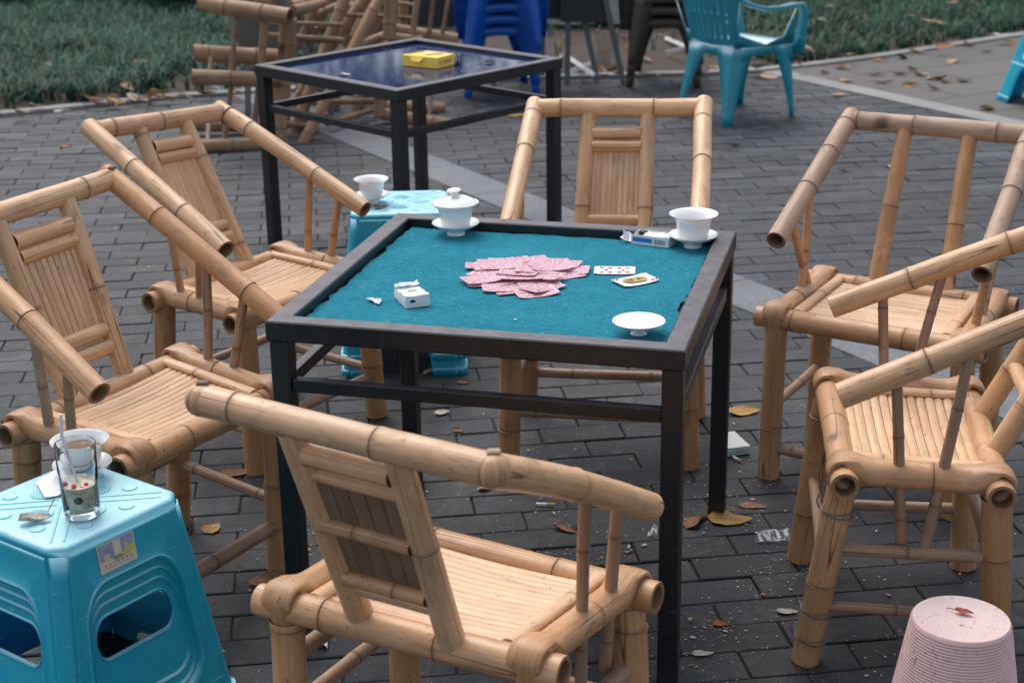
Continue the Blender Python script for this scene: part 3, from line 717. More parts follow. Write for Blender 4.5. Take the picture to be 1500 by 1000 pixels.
T2 = (at(582, 133, .75), at(824, 85, .75), at(611, 55, .75), at(372, 95, .75))
t2, inset2, yaw2, ctr2 = table(T2, .75, 'black steel table with a dark blue glass top, a yellow box lying on it', 'glass', lw=.048, rail_z=.575)
def navy():
    m = Mat('navy_glass', .06, .38)
    n = m.noise(m.coord('Object', (14, 14, 14)), 1, 5, .7); s = m.noise(m.coord('Object', (75, 75, 75)), 1, 1, .5)
    c = m.mix(m.math('MULTIPLY', m.ramp(n, [(.5, 0.0), (.75, 1.0)]), .2), (.001, .016, .085), (.04, .08, .16))
    c = m.mix(m.ramp(s, [(.755, 0.0), (.775, 1.0)]), c, (.45, .45, .5)); m.base(c)
    m.rough(m.math('ADD', m.math('MULTIPLY', n, .12), .02)); return m.m
M['navy'] = navy()
mb = MB(); q = inset2(.044, .735); ids = [mb.vert(p) for p in q] + [mb.vert(p - V((0, 0, .012))) for p in q]
mb.face(ids[:4]); mb.face(ids[7:3:-1]); [mb.face((ids[k], ids[4 + k], ids[4 + (k + 1) % 4], ids[(k + 1) % 4])) for k in range(4)]
mb.build('glass_top', M['navy'], t2, smooth=0)
TZ2 = .7355

# ------------------------------------------------------------------ plastic stool
def rrect(u0, u1, v0, v1, r, n=9):
    """rounded rectangle in face coordinates, 4 corners x n points, counted from the top-left corner"""
    r = min(r, (u1 - u0) / 2 * .98, (v1 - v0) / 2 * .98); pts = []
    for cx, cy, a0 in ((u0 + r, v0 + r, 180), (u1 - r, v0 + r, 270), (u1 - r, v1 - r, 0), (u0 + r, v1 - r, 90)):
        for k in range(n):
            a = R(a0 + 90 * k / (n - 1)); pts.append((cx + r * math.cos(a), cy + r * math.sin(a)))
    return pts

def stool(name, loc, yaw, H, ht, hb, mat, label, cat, group=None, detail=True, VB=.74):
    """square moulded stool: half width ht at the top, hb at the floor, four faces with a stepped recess and a hand hole"""
    root = empty(name, loc, yaw, label, cat, group)
    ch = .17      # chamfer share of the half width at the corners
    mb = MB()
    sh = .020     # shoulder
    def oct_(h, z, c):
        return [V((h * a, h * b, z)) for a, b in ((-1 + c, -1), (1 - c, -1), (1, -1 + c), (1, 1 - c), (1 - c, 1), (-1 + c, 1), (-1, 1 - c), (-1, -1 + c))]
    rows = [oct_(ht - sh, H, ch), oct_(ht - sh * .45, H - .0015, ch), oct_(ht - sh * .15, H - .007, ch * 1.05), oct_(ht, H - .018, ch * 1.1)]
    c0 = mb.vert((0, 0, H), (0, 0)); ids = mb.rings(rows)
    for k in range(8): mb.face((c0, ids[0][k], ids[0][(k + 1) % 8]))
    zt = H - .018
    def half(z): return ht + (hb - ht) * (zt - z) / zt
    def cc(z): return ch * 1.1 * (1 - .35 * (zt - z) / zt)
    def fp(face, u, v, dep):       # u 0..1 across the flat of the face, v 0 top .. 1 floor, dep = depth inwards
        z = zt * (1 - v); h = half(z); c = cc(z); x = (-1 + c + (2 - 2 * c) * u) * h; y = -h + dep
        return Matrix.Rotation(math.pi / 2 * face, 3, 'Z') @ V((x, y, z))
    nn = 9
    for fc in range(4):
        def loop(u0, u1, v0, v1, r, dep): return [fp(fc, u, v, dep) for u, v in rrect(u0, u1, v0, v1, r, nn)]
        # outer border of the face, matched point by point
        outer = []
        for u, v in rrect(.0, 1.0, 0.0, VB, .0001, nn): outer.append(fp(fc, min(1, max(0, u)), min(VB, max(0, v)), 0))
        Ls = [outer, loop(.02, .98, .02, VB - .003, .03, 0), loop(.05, .95, .06, VB - .006, .10, 0), loop(.085, .915, .165, VB - .012, .20, 0), loop(.097, .903, .175, VB - .02, .19, -.0035), loop(.112, .888, .188, VB - .035, .18, -.001), loop(.118, .882, .194, VB - .04, .175, .010),
              loop(.126, .874, .232, VB - .05, .165, .0105), loop(.132, .868, .240, VB - .055, .16, .0075), loop(.138, .862, .250, VB - .06, .15, .0150),
              loop(.146, .854, .286, VB - .10, .14, .0155), loop(.152, .848, .293, VB - .106, .14, .0125), loop(.158, .842, .302, VB - .114, .13, .0185),
              loop(.185, .815, .345, .562, .105, .0190), loop(.192, .808, .351, .556, .10, .0165), loop(.199, .801, .359, .548, .098, .018), loop(.201, .799, .362, .545, .096, .023)]
        if not detail: Ls = Ls[:10]
        rr_ = [[mb.vert(p, (p.x + p.y, p.z)) for p in l] for l in Ls]
        for i in range(len(rr_) - 1):
            n = len(rr_[i])
            for k in range(n): mb.face((rr_[i][k], rr_[i][(k + 1) % n], rr_[i + 1][(k + 1) % n], rr_[i + 1][k]))
        if not detail: mb.face(tuple(rr_[-1]))
        # two legs below the panel
        q4 = (.955 - VB) / .215
        for sd in (0, 1):
            prev = None
            for v, w in ((VB, .5), (VB + .015 * q4, .40), (VB + .04 * q4, .31), (VB + .08 * q4, .265), (VB + .14 * q4, .25), (.955, .24), (.957, .24), (1.0, .235)):
                dd = 0 if v < .956 else -.006
                us = [0, .05, .12, w * .75, w]
                row = [fp(fc, (u if sd == 0 else 1 - u), v, dd + (.0 if k < 4 else .004)) for k, u in enumerate(us)]
                row = [mb.vert(p, (p.x + p.y, p.z)) for p in row]
                if prev:
                    for k in range(4):
                        q = (prev[k], prev[k + 1], row[k + 1], row[k]); mb.face(q if sd else tuple(reversed(q)))
                prev = row
        # chamfer corner strip
        prev = None
        for v in [i / 10 for i in range(10)] + [.955, .957, 1.0]:
            z = zt * (1 - v); h = half(z) + (0 if v < .956 else .006); c = cc(z); rot = Matrix.Rotation(math.pi / 2 * fc, 3, 'Z')
            a, b = V(((1 - c) * h, -h, z)), V((h, -(1 - c) * h, z)); m_ = (a + b) / 2; m_ = m_ + V((1, -1, 0)).normalized() * c * h * .16
            row = [mb.vert(rot @ p, (p.x + p.y, p.z)) for p in (a, a.lerp(m_, .5) + V((1, -1, 0)) * c * h * .03, m_, b.lerp(m_, .5) + V((1, -1, 0)) * c * h * .03, b)]
            if prev:
                for k in range(4): mb.face((prev[k], prev[k + 1], row[k + 1], row[k]))
            prev = row
    body = mb.build('body', mat, root, smooth=38, fix='out')
    sm = body.modifiers.new('wall', 'SOLIDIFY'); sm.thickness = .003; sm.offset = -1
    # raised ribs and round pads of the top
    a = ht - sh
    if detail:
        mb = MB()
        for s1 in (1, -1):
            d = V((1, s1, 0)).normalized(); nrm = V((-d.y, d.x, 0)); Ld = a * (2 - ch) / math.sqrt(2) * .985
            for off in (-.012, .012):
                c = nrm * off
                for e0, e1 in ((-Ld, -.02), (.02, Ld)):
                    simple_tube(mb, [c + d * e0 + V((0, 0, H)), c + d * e1 + V((0, 0, H))], .0028, 6, flat=.7)
        mb.build('top_rib', mat, root)
        def ringpad(cx, cy, r, t):
            rows = []
            for rr, z in ((r + t, .0002), (r + t * .5, .0022), (r - t * .2, .0012), (r - t, .0006)): rows.append([V((cx + rr * math.cos(2 * math.pi * k / 28), cy + rr * math.sin(2 * math.pi * k / 28), H + z)) for k in range(28)])
            mb.rings(rows, cap1=True)
        for fc in range(4):
            rot = Matrix.Rotation(math.pi / 2 * fc, 3, 'Z'); mb = MB()
            for (x, y, r) in ((0, -.50, .026), (-.36, -.80, .0125), (.36, -.80, .0125)):
                p = rot @ V((x * a, y * a, 0)); ringpad(p.x, p.y, r, .0032)
            mb2p = rot @ V((0, -.5 * a, 0))
            for k in range(-4, 5):
                hl = math.sqrt(max(0, .022 ** 2 - (k * .005) ** 2)); d = rot @ V((.6, .8, 0)); nn_ = rot @ V((-.8, .6, 0)); c = mb2p + nn_ * k * .005 + V((0, 0, H + .0008))
                simple_tube(mb, [c - d * hl, c + d * hl], .0011, 4, flat=.8)
            mb.build('top_pad', mat, root)
    return root

SH = .46
def stool_pose(right, front, z):     # pose from the right and the front corner of the top
    a, b = at(*right, z), at(*front, z); return a, b
# foreground stool: corners of its top seen at right and front
a, b = at(266, 722, SH), at(80, 808, SH)
e = (a - b); s_len = e.length; yw = math.atan2(e.y, e.x); nrm = V((-e.y, e.x, 0)).normalized()
ctr = (a + b) / 2 + nrm * s_len / 2
FS = V((ctr.x, ctr.y, 0)); HT = s_len / 2 * 1.035
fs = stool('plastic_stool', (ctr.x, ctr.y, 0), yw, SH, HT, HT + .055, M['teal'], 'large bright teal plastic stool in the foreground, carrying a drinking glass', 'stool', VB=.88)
# sticker on its right-hand face
mb = MB()
def facept(u, zz, off=-.0018):
    zt = SH - .018; h = HT + .055 * (zt - zz) / zt; return V((u, -h + off, zz))
w0, w1, z0, z1 = -.070, .020, SH - .082, SH - .024
def stk(u0, u1, v0, v1, off, mi):
    P_ = [facept(w0 + (w1 - w0) * u, z0 + (z1 - z0) * v, -.0018 - off) for u, v in ((u0, v0), (u1, v0), (u1, v1), (u0, v1))]
    mb.face([mb.vert(p) for p in P_], mi)
mats_stk = [flat('sticker_cream', (.72, .66, .56), .4, .1), flat('sticker_blue', (.42, .55, .70), .4, .8, 70), flat('sticker_yellow', (.78, .68, .20), .4, .3), M['grayink'], flat('sticker_peach', (.75, .55, .35), .4, .2)]
stk(0, 1, 0, 1, 0, 0); stk(.03, .97, .40, .97, .0005, 1); stk(.42, .62, .45, .96, .0008, 0)
for i in range(10): stk(.42 + i * .055, .43 + (i + 1) * .055, .24 + i * .014, .38 + i * .028, .0009, 2)
stk(.14, .30, .38, .62, .0011, 4); stk(.70, .82, .50, .70, .0011, 4)
for i in range(7): stk(.13 + i * .115, .165 + i * .115, .20, .27, .0013, 3)
for i in range(6): stk(.38 + i * .045, .415 + i * .045, .33, .40, .0014, 3)
for i in range(16):
    if i != 9: stk(.12 + i * .05, .15 + i * .05, .12, .145, .0013, 3)
mb.build('sticker', mats_stk, fs, smooth=0)

# two nested stools behind the table
MS = V((-.355, 4.985, 0)); MH = .53
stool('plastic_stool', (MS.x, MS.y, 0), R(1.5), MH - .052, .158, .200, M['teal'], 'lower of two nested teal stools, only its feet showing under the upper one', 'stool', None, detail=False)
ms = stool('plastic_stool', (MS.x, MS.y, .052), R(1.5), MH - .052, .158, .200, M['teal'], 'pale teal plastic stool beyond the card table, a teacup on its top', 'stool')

# ------------------------------------------------------------------ moulded plastic armchair
def armchair(name, loc, yaw, mat, label, group=None, shared=None, w=.27, light=False):
    root = empty(name, loc, yaw, label, 'chair', group)
    if shared:
        for ch in shared.children:
            c = ch.copy(); COL.objects.link(c); c.parent = root
        return root
    Hs = .42
    # seat
    mb = MB(); N = 10; rows = []
    for i in range(N + 1):
        v = i / N; y = -.20 + .42 * v; hw = .185 + .035 * v; z = Hs + .012 - .022 * math.sin(math.pi * min(1, v * 1.05)) + (-.012 if v > .93 else 0)
        rows.append([V((hw * (2 * u / 10 - 1), y, z + .010 * (2 * u / 10 - 1) ** 4)) for u in range(11)])
    mb.rings(rows, closed=False); o = mb.build('seat', mat, root, fix=True); s = o.modifiers.new('wall', 'SOLIDIFY'); s.thickness = .006; s.offset = -1
    # skirt below the seat edge
    mb = MB()
    loop = [V((-.22, .22, 0)), V((.22, .22, 0)), V((.185, -.205, 0)), V((-.185, -.205, 0))]
    for i in range(4):
        a, b = loop[i], loop[(i + 1) % 4]; top = []; bot = []
        for k in range(13):
            f = k / 12; p = a.lerp(b, f); top.append(p + V((0, 0, Hs + .010))); arch = math.sin(math.pi * f) ** .5
            bot.append(p * 1.02 + V((0, 0, Hs - .12 + .075 * arch)))
        mb.rings([top, bot], closed=False)
    o = mb.build('apron', mat, root, fix=True); s = o.modifiers.new('wall', 'SOLIDIFY'); s.thickness = .005
    # legs: tapering L-shaped channels
    for sx, sy in ((-1, -1), (1, -1), (1, 1), (-1, 1)):
        mb = MB(); front = sy > 0; rows = []
        tx, ty = (.215 if front else .185), (.215 if front else -.205); bx, by = (.235 if front else .215), (.245 if front else -.275)
        for k in range(9):
            f = k / 8; z = Hs - .0 - Hs * f; wd = .105 * (1 - f) ** 1.6 + .045; x, y = tx + (bx - tx) * f, ty + (by - ty) * f; t = .032 * (1 - f) + .020
            sgn = 1 if sy > 0 else -1
            rows.append([V((sx * (x - wd), y, z)), V((sx * (x - wd * .5), y + sgn * .006, z)), V((sx * (x - .012), y + sgn * .004, z)), V((sx * x, y - sgn * .012, z)), V((sx * (x + .003), y - sgn * wd * .5, z)), V((sx * x, y - sgn * wd, z))])
        mb.rings(rows, closed=False); o = mb.build('leg', mat, root, fix=True); s = o.modifiers.new('wall', 'SOLIDIFY'); s.thickness = .004
    # slotted backrest
    mb = MB(); NU, NV = 44, 20
    def bp(u, v):
        a = (u - .5) * 2; hw = .19 + .055 * v; x = hw * a; z = Hs - .01 + .40 * v - .03 * a * a * v; y = -.20 - .115 * v + .06 * a * a * (.5 + .5 * v)
        return V((x, y, z))
    ids = [[mb.vert(bp(i / NU, j / NV)) for j in range(NV + 1)] for i in range(NU + 1)]
    for i in range(NU):
        for j in range(NV):
            u = (i + .5) / NU; v = (j + .5) / NV
            k = (i - 4) % 5
            slot = 4 <= i < 40 and k == 2 and (.17 < v < .44 or .50 < v < .84)
            if not slot: mb.face((ids[i][j], ids[i + 1][j], ids[i + 1][j + 1], ids[i][j + 1]))
    o = mb.build('backrest', mat, root); s = o.modifiers.new('wall', 'SOLIDIFY'); s.thickness = .007
    # arms flowing from the back into the front legs
    for sx in (-1, 1):
        mb = MB(); rows = []
        path = [((.235, -.29, .74), .02), ((.262, -.255, .70), .03), ((.275, -.19, .66), .038), ((.282, -.08, .632), .045), ((.285, .05, .628), .048), ((.282, .15, .636), .048), ((.276, .205, .632), .046), ((.268, .232, .60), .046), ((.258, .238, .52), .052), ((.245, .236, .44), .062), ((.238, .238, .36), .062)]
        P_ = [V(p) for p, _ in path]
        for i, (p, wd) in enumerate(path):
            d = (P_[min(i + 1, len(path) - 1)] - P_[max(i - 1, 0)]).normalized(); n = V((1, 0, 0)).cross(d).normalized()
            p = V(p); X_ = V((1, 0, 0))
            pr = [(-wd * .62, -.016), (-wd * .55, .0), (-wd * .2, .004), (wd * .2, .004), (wd * .5, .0), (wd * .56, -.022)]
            row = [p + X_ * a_ - n * b_ for a_, b_ in pr]
            rows.append([V((sx * q.x, q.y, q.z)) for q in row])
        mb.rings(rows, closed=False); o = mb.build('armrest', mat, root, fix=True); s = o.modifiers.new('wall', 'SOLIDIFY'); s.thickness = .005
        # gusset closing arm, seat and back at the side
        mb = MB(); A_ = [(.185, -.205, .42), (.20, -.16, .425), (.215, .0, .42), (.225, .12, .42), (.235, .20, .42)]
        B_ = [(.262, -.25, .69), (.215, -.205, .50), (.222, .0, .432), (.235, .13, .47), (.262, .19, .62)]
        mb.rings([[V((sx * a[0], a[1], a[2])) for a in A_], [V((sx * a[0], a[1], a[2])) for a in B_]], closed=False)
        o = mb.build('side_panel', mat, root); s = o.modifiers.new('wall', 'SOLIDIFY'); s.thickness = .005
    return root

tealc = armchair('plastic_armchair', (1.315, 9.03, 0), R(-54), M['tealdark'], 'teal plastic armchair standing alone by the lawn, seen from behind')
bl = None
for i in range(5):
    c = armchair('plastic_armchair', (-.06 + .004 * i, 9.98 - .03 * i, .075 * i), R(186), M['blue'],
        ['lowest blue plastic armchair of the stack, its feet on the paving', 'blue plastic armchair second from the floor in the blue stack', 'blue plastic armchair third up in the blue stack, middle of it', 'blue plastic armchair fourth up in the blue stack, cut by the frame', 'topmost blue plastic armchair of the stack beyond the glass topped table'][i], 'stacked blue plastic armchairs', shared=bl)
    bl = bl or c
br = None
for i in range(3):
    c = armchair('plastic_armchair', (1.02 + .003 * i, 10.22 - .035 * i, .08 * i), R(172), M['brown'],
        ['lowest brown plastic armchair of the stack, its legs among the leaf litter', 'middle brown plastic armchair of the dark stack', 'topmost brown plastic armchair of the dark stack'][i], 'stacked brown plastic armchairs', shared=br)
    br = br or c
# stool at the right edge of the frame
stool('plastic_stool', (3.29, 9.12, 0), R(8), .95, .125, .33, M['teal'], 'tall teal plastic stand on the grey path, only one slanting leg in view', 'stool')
# ------------------------------------------------------------------ tableware
def lathe(mb, prof, n=40, c=(0, 0, 0), mi=0):
    rows = [[V((c[0] + r * math.cos(2 * math.pi * k / n), c[1] + r * math.sin(2 * math.pi * k / n), c[2] + z)) for k in range(n)] for r, z in prof]
    mb.rings(rows, mi=mi, cap0=prof[0][0] < .003, cap1=prof[-1][0] < .003)
def saucer(p, label, s=1.0):
    o = MB(); pr = [(.0, .003), (.020, .003), (.0205, .0), (.023, .0), (.022, .008), (.030, .013), (.045, .020), (.0585, .029), (.060, .031), (.0595, .032), (.057, .0305), (.044, .0225), (.030, .0165), (.024, .0145), (.022, .013), (.0, .013)]
    lathe(o, [(r * s, z * s) for r, z in pr], 48)
    ob = o.build('saucer', M['porc']); ob.location = p; return tag(ob, label, 'saucer')
def cup(p, label, s=1.0, tea=.5):
    root = empty('tea_cup', p, 0, label, 'cup')
    pr = [(.0, .003), (.024, .003), (.0245, 0), (.027, 0), (.0275, .003), (.035, .008), (.0385, .018), (.0405, .034), (.0425, .048), (.0460, .058), (.0530, .0650), (.0590, .0678), (.0592, .0694), (.0560, .0682), (.0475, .0610), (.0405, .048), (.0380, .034), (.034, .016), (.0, .009)]
    o = MB(); lathe(o, [(r * s, z * s) for r, z in pr], 56); o.build('bowl', M['porc'], root)
    if tea:
        z = .010 + .05 * tea; r = .034 + .0085 * tea
        o = MB(); lathe(o, [(r * s * .98, z * s), (r * s * .5, z * s + .0003), (0.001, z * s + .0003)], 40); o.build('tea', M['tea'], root)
    return root
up = V((0, 0, 1))
def on_felt(px, py): p = at(px, py, FZ + .001); return p
# covered bowl at the far left corner
p = on_felt(668, 343)
saucer(p, 'white saucer under the lidded tea cup, far left corner of the felt')
c1 = cup(p + up * .0135, 'white tea cup with its domed lid on, far left corner of the felt', tea=0)
def lid(root_or_none, p, label, rot=None):
    o = MB(); pr = [(.0535, .000), (.0545, .001), (.050, .006), (.040, .0125), (.026, .018), (.012, .0205), (.009, .022), (.0085, .026), (.012, .031), (.0165, .034), (.0175, .036), (.0165, .0375), (.013, .037), (.0, .034)]
    inner = [(.0, .016), (.010, .0175), (.026, .0155), (.040, .0095), (.0495, .003), (.0535, .000)]
    lathe(o, inner + pr, 48); ob = o.build('lid', M['porc'], smooth=50); ob.location = p
    if rot: ob.rotation_euler = rot
    return tag(ob, label, 'cup lid')
lid(None, p + up * (.0135 + .0645), 'white domed lid with a knob, closing the tea cup', (R(3), R(-4), 0))
# open bowl at the far right corner
p = on_felt(1015, 361)
saucer(p, 'white saucer under the open cup beside the blue striped carton')
cup(p + up * .0135, 'open white tea cup without lid, far right corner of the felt', tea=.35)
# lid lying upside down
o = on_felt(935.5, 489)
ob = lid(None, o + up * .0300, 'white cup lid lying upside down on its knob, near right corner of the felt', (R(180), 0, 0)); ob.scale = (1, 1, .8)
# cup on the stool behind
p = at(545, 297, MH + .003)
saucer(p, 'white saucer on the pale teal stool beyond the table', .95)
cup(p + up * .0135, 'white tea cup standing on the pale teal stool beyond the table', .95, .75)
# cup on the foreground stool, behind the glass
p = at(120, 706, SH + .004) + V((-.004, .03, 0))
saucer(p + V((0, 0, 0)), 'white saucer behind the drinking glass on the near teal stool', 1.0)
cup(p + up * .0135, 'white tea cup behind the drinking glass on the near teal stool', 1.0, .8)
# tumbler
gp = at(121, 753, SH + .0035); gr = empty('drinking_glass', gp, 0, 'tall clear glass with ice, red berries and a white straw', 'glass')
mb = MB(); Hg = .150; ro, ri = .0395, .0372
lathe(mb, [(.001, .001), (.031, .0), (.0335, .003), (.035, .012), (ro, Hg - .001), (ro - .0008, Hg), (ri, Hg - .001), (.0325, .018), (.030, .0145), (.001, .014)], 48); mb.build('glass_body', M['glass'], gr)
def drink():
    m = Mat('cloudy_drink', .15, .5); n = m.noise(m.coord('Object', (70, 70, 70)), 1, 3, .6); w = m.noise(m.coord('Object', (28, 28, 28)), 1, 2, .5)
    c = m.mix(m.ramp(n, [(.4, 0.0), (.66, 1.0)]), (.80, .76, .60), (.42, .42, .26)); c = m.mix(m.ramp(w, [(.5, 0.0), (.6, 1.0)]), c, (.85, .82, .76)); m.base(c); return m.m
mb = MB(); lathe(mb, [(.001, .0148), (.0295, .015), (.0318, .019), (.0342, .066), (.0335, .068), (.001, .0682)], 40); mb.build('drink', drink(), gr)
mb = MB()
for x, y, z, r in ((.018, -.029, .060, .0055), (.028, -.018, .064, .005), (.002, -.033, .067, .005), (-.012, -.0315, .058, .006), (-.024, -.020, .066, .0055)):
    lathe(mb, [(.0005, -r), (r * .7, -r * .7), (r, 0), (r * .7, r * .7), (.0005, r)], 12, (x * .78 - .004, y * .80, z + .004))
mb.build('red_berry', M['red'], gr)
mb = MB(); lathe(mb, [(.0005, -.010), (.007, -.007), (.010, 0), (.007, .007), (.0005, .010)], 16, (.004, -.0275, .044)); lathe(mb, [(.0005, -.006), (.005, -.003), (.006, 0), (.0005, .006)], 12, (-.018, -.024, .028)); mb.build('green_fruit', flat('green_fruit', (.06, .09, .03), .3, .4, 60), gr)
mb = MB(); s0 = V((.012, -.012, .018)); s1 = V((-.026, .010, .160)); s2 = V((-.0235, .012, .205))
simple_tube(mb, [s0, s0.lerp(s1, .5), s1, s1 + V((.001, 0, .008)), s2], .0032, 12, cap=True)
mb.build('straw', flat('white_straw', (.78, .80, .88), .35, .1), gr)
# tissue under the saucer
def sheet(mb, pts, n=10, amp=.004, z=0.0, f=18):
    a, b, c, d = [V(p) for p in pts]; ids = []
    for i in range(n + 1):
        row = []
        for j in range(n + 1):
            p = a.lerp(b, i / n).lerp(d.lerp(c, i / n), j / n); p = p + V((0, 0, z + amp * (mnoise.noise(p * f) + .8 * mnoise.noise(p * f * 2.6)) + amp))
            row.append(mb.vert(p, (i / n, j / n)))
        ids.append(row)
    for i in range(n):
        for j in range(n): mb.face((ids[i][j], ids[i + 1][j], ids[i + 1][j + 1], ids[i][j + 1]))
mb = MB(); sz = SH + .002
sheet(mb, [at(52, 708, sz), at(66, 731, sz), at(110, 722, sz), at(92, 684, sz)], 14, .0035, .001, 26)
ob = mb.build('paper_tissue', M['paper']); tag(ob, 'crumpled white paper tissue tucked beside the glass and saucer', 'tissue')

# ------------------------------------------------------------------ playing cards
def cardback():
    m = Mat('card_back_red', .3, .5)
    v = m.coord('UV', (1, 1, 1))
    n = m.node('ShaderNodeTexVoronoi'); m.l.new(v, n.inputs['Vector']); n.inputs['Scale'].default_value = 120; n.feature = 'DISTANCE_TO_EDGE'
    w = m.noise(v, 210, 2, .6, 1.8)
    f = m.math('ADD', m.math('MULTIPLY', m.ramp(n.outputs['Distance'], [(.05, 0.0), (.20, 1.0)]), .55), m.math('MULTIPLY', m.ramp(w, [(.42, 0.0), (.58, 1.0)]), .45))
    c = m.mix(f, (.40, .025, .08), (.76, .67, .70)); m.base(m.mix(m.math('MULTIPLY', m.orand(), .2), c, (.60, .30, .38))); return m.m
M['cardback'] = cardback()
CL, CW = .095, .063
def card_mesh(name, curl=0.0, dog=0.0, n=8):
    mb = MB(); r = .004
    rows = []
    for i in range(n + 1):
        x = -CL / 2 + CL * i / n; e = min(x + CL / 2, CL / 2 - x); wy = CW / 2 - (r - math.sqrt(max(0, r * r - (r - e) ** 2)) if e < r else 0)
        z = curl * (x / (CL / 2)) ** 2
        rows.append([V((x, y, z + dog * (x / CL + y / CW))) for y in (-wy, -wy * .33, wy * .33, wy)])
    mb.rings(rows, closed=False, uvs=[[(p.x, p.y) for p in q] for q in rows])
    mb2 = [[p - V((0, 0, .0004)) for p in q] for q in rows]; mb.rings([list(reversed(q)) for q in mb2], closed=False, uvs=[[(p.x, p.y) for p in q] for q in mb2], mi=1)
    return mb
protos = []
for k in range(5): protos.append((k, [.0015, .003, -.0005, .004, .002][k], [0, .002, -.002, .001, -.001][k]))
# the heap: position of each card's centre in the photo, its turn and height in the heap
HEAP = [(716, 413, 20, 0), (735, 409, -55, 1), (760, 424, 25, 0), (790, 428, 10, 0), (800, 421, 28, 1), (742, 421, 5, 1), (775, 408, 4, 1), (830, 401, 12, 1), (838, 395, -12, 2), (820, 392, 8, 2), (716, 389, -10, 1), (735, 384, 15, 2), (722, 403, -28, 3),
        (750, 382, -2, 3), (778, 381, 3, 3), (808, 384, -6, 3), (826, 386, -12, 4), (760, 392, 12, 4), (730, 391, -14, 5), (785, 396, 30, 5), (770, 404, -8, 6), (800, 402, -22, 7), (790, 394, 8, 8), (812, 390, 22, 8), (740, 388, -8, 7), (765, 398, -18, 7), (712, 408, 24, 4), (795, 414, 18, 2)]
shared_cards = {}
for i, (px, py, rz, lv) in enumerate(HEAP):
    k = i % 5
    if k not in shared_cards:
        ob = card_mesh('c', protos[k][1], protos[k][2]).build('playing_card', [M['cardback'], M['card']], smooth=30); shared_cards[k] = ob.data
    else:
        ob = bpy.data.objects.new('playing_card', shared_cards[k]); COL.objects.link(ob)
    p = at(px - 5, py, FZ + .003 + .0014 * lv); ob.location = p; ob.rotation_euler = (R(rnd.uniform(-3.2, 3.2)), R(rnd.uniform(-2.6, 2.6)), R(rz + rnd.uniform(-14, 14)) + (math.pi if i % 2 else 0))
    tag(ob, 'red and white patterned playing card face down in the loose heap', 'playing card', 'playing cards heaped face down')
def quad_pose(q, z):
    P_ = [at(*k, z) for k in q]; c = sum(P_, V()) / 4; d = (P_[1] + P_[2] - P_[0] - P_[3]) / 2; return c, math.atan2(d.y, d.x), d.length, ((P_[3] + P_[2] - P_[0] - P_[1]) / 2).length
def heart(mb, cx, cy, s, flip, mi):
    pts = []
    for k in range(18):
        t = 2 * math.pi * k / 18; x = 16 * math.sin(t) ** 3; y = 13 * math.cos(t) - 5 * math.cos(2 * t) - 2 * math.cos(3 * t) - math.cos(4 * t)
        a, b = (y * s / 16 * (-1 if flip else 1), x * s / 16 * (-1 if flip else 1)); pts.append(mb.vert((cx + a, cy + b, .0006)))
    mb.face(pts, mi)
c, a, L_, W_ = quad_pose(((869, 400.8), (931.2, 401.7), (931.9, 390.4), (870, 390.2)), FZ + .003)
root = empty('playing_card', c, a, 'face up playing card with two rows of red hearts, on the felt', 'playing card')
card_mesh('c', .0008).build('card_sheet', [M['card'], M['card']], root)
mb = MB()
for x in (-.030, -.011, .011, .030):
    for y in (-.017, .017): heart(mb, x, y, .0068, x > 0, 0)
heart(mb, -.020, 0, .0068, False, 0); heart(mb, .020, 0, .0068, True, 0)
for sx in (-1, 1): heart(mb, sx * .034, sx * -.026, .003, sx > 0, 0)
mb.build('red_pips', M['red'], root, smooth=0)
c, a, L_, W_ = quad_pose(((908.5, 422.6), (972.5, 409.5), (949.4, 400.6), (889.2, 411.3)), FZ + .004)
root = empty('playing_card', c, a, 'face up court card with a coloured figure, beside the card of hearts', 'playing card')
card_mesh('c', .003, .001).build('card_sheet', [M['card'], M['card']], root)
mb = MB()
def patch(pts, mi, z=.0020): mb.face([mb.vert((x, y, z)) for x, y in pts], mi)
patch([(-.030, -.004), (-.020, -.014), (.020, -.018), (.031, -.004), (.030, .010), (.016, .017), (-.018, .018), (-.029, .008)], 0)
patch([(-.026, -.003), (-.014, -.012), (-.004, -.003), (-.010, .010), (-.022, .006)], 1, .0026); patch([(.026, .003), (.014, .012), (.004, .003), (.010, -.010), (.022, -.006)], 1, .0026)
patch([(-.018, .004), (-.008, -.008), (-.004, .006)], 2, .0034); patch([(.018, -.004), (.008, .008), (.004, -.006)], 2, .0034)
for sx in (-1, 1): heart(mb, sx * .034, sx * -.022, .005, sx > 0, 3); patch([(sx * .041, sx * -.026), (sx * .045, sx * -.026), (sx * .045, sx * -.019), (sx * .041, sx * -.019)], 2)
mb.v = [(x, y, z + .003 * (x / (CL / 2)) ** 2 if z > .001 else z + .003 * (x / (CL / 2)) ** 2 + .0012) for x, y, z in mb.v]
mb.build('court_figure', [M['gold'], M['orangeink'], M['black'], M['red']], root, smooth=0)

# ------------------------------------------------------------------ packets on the felt
def box_from(p0, p1, depth, h, name, mats, label, cat, bev=.0012):
    """box whose front bottom edge runs p0 -> p1 and which reaches depth behind it"""
    d = p1 - p0; L_ = d.length; yaw = math.atan2(d.y, d.x); n = V((-d.y, d.x, 0)).normalized(); c = (p0 + p1) / 2 + n * depth / 2
    root = empty(name, (c.x, c.y, p0.z), yaw, label, cat); return root, L_
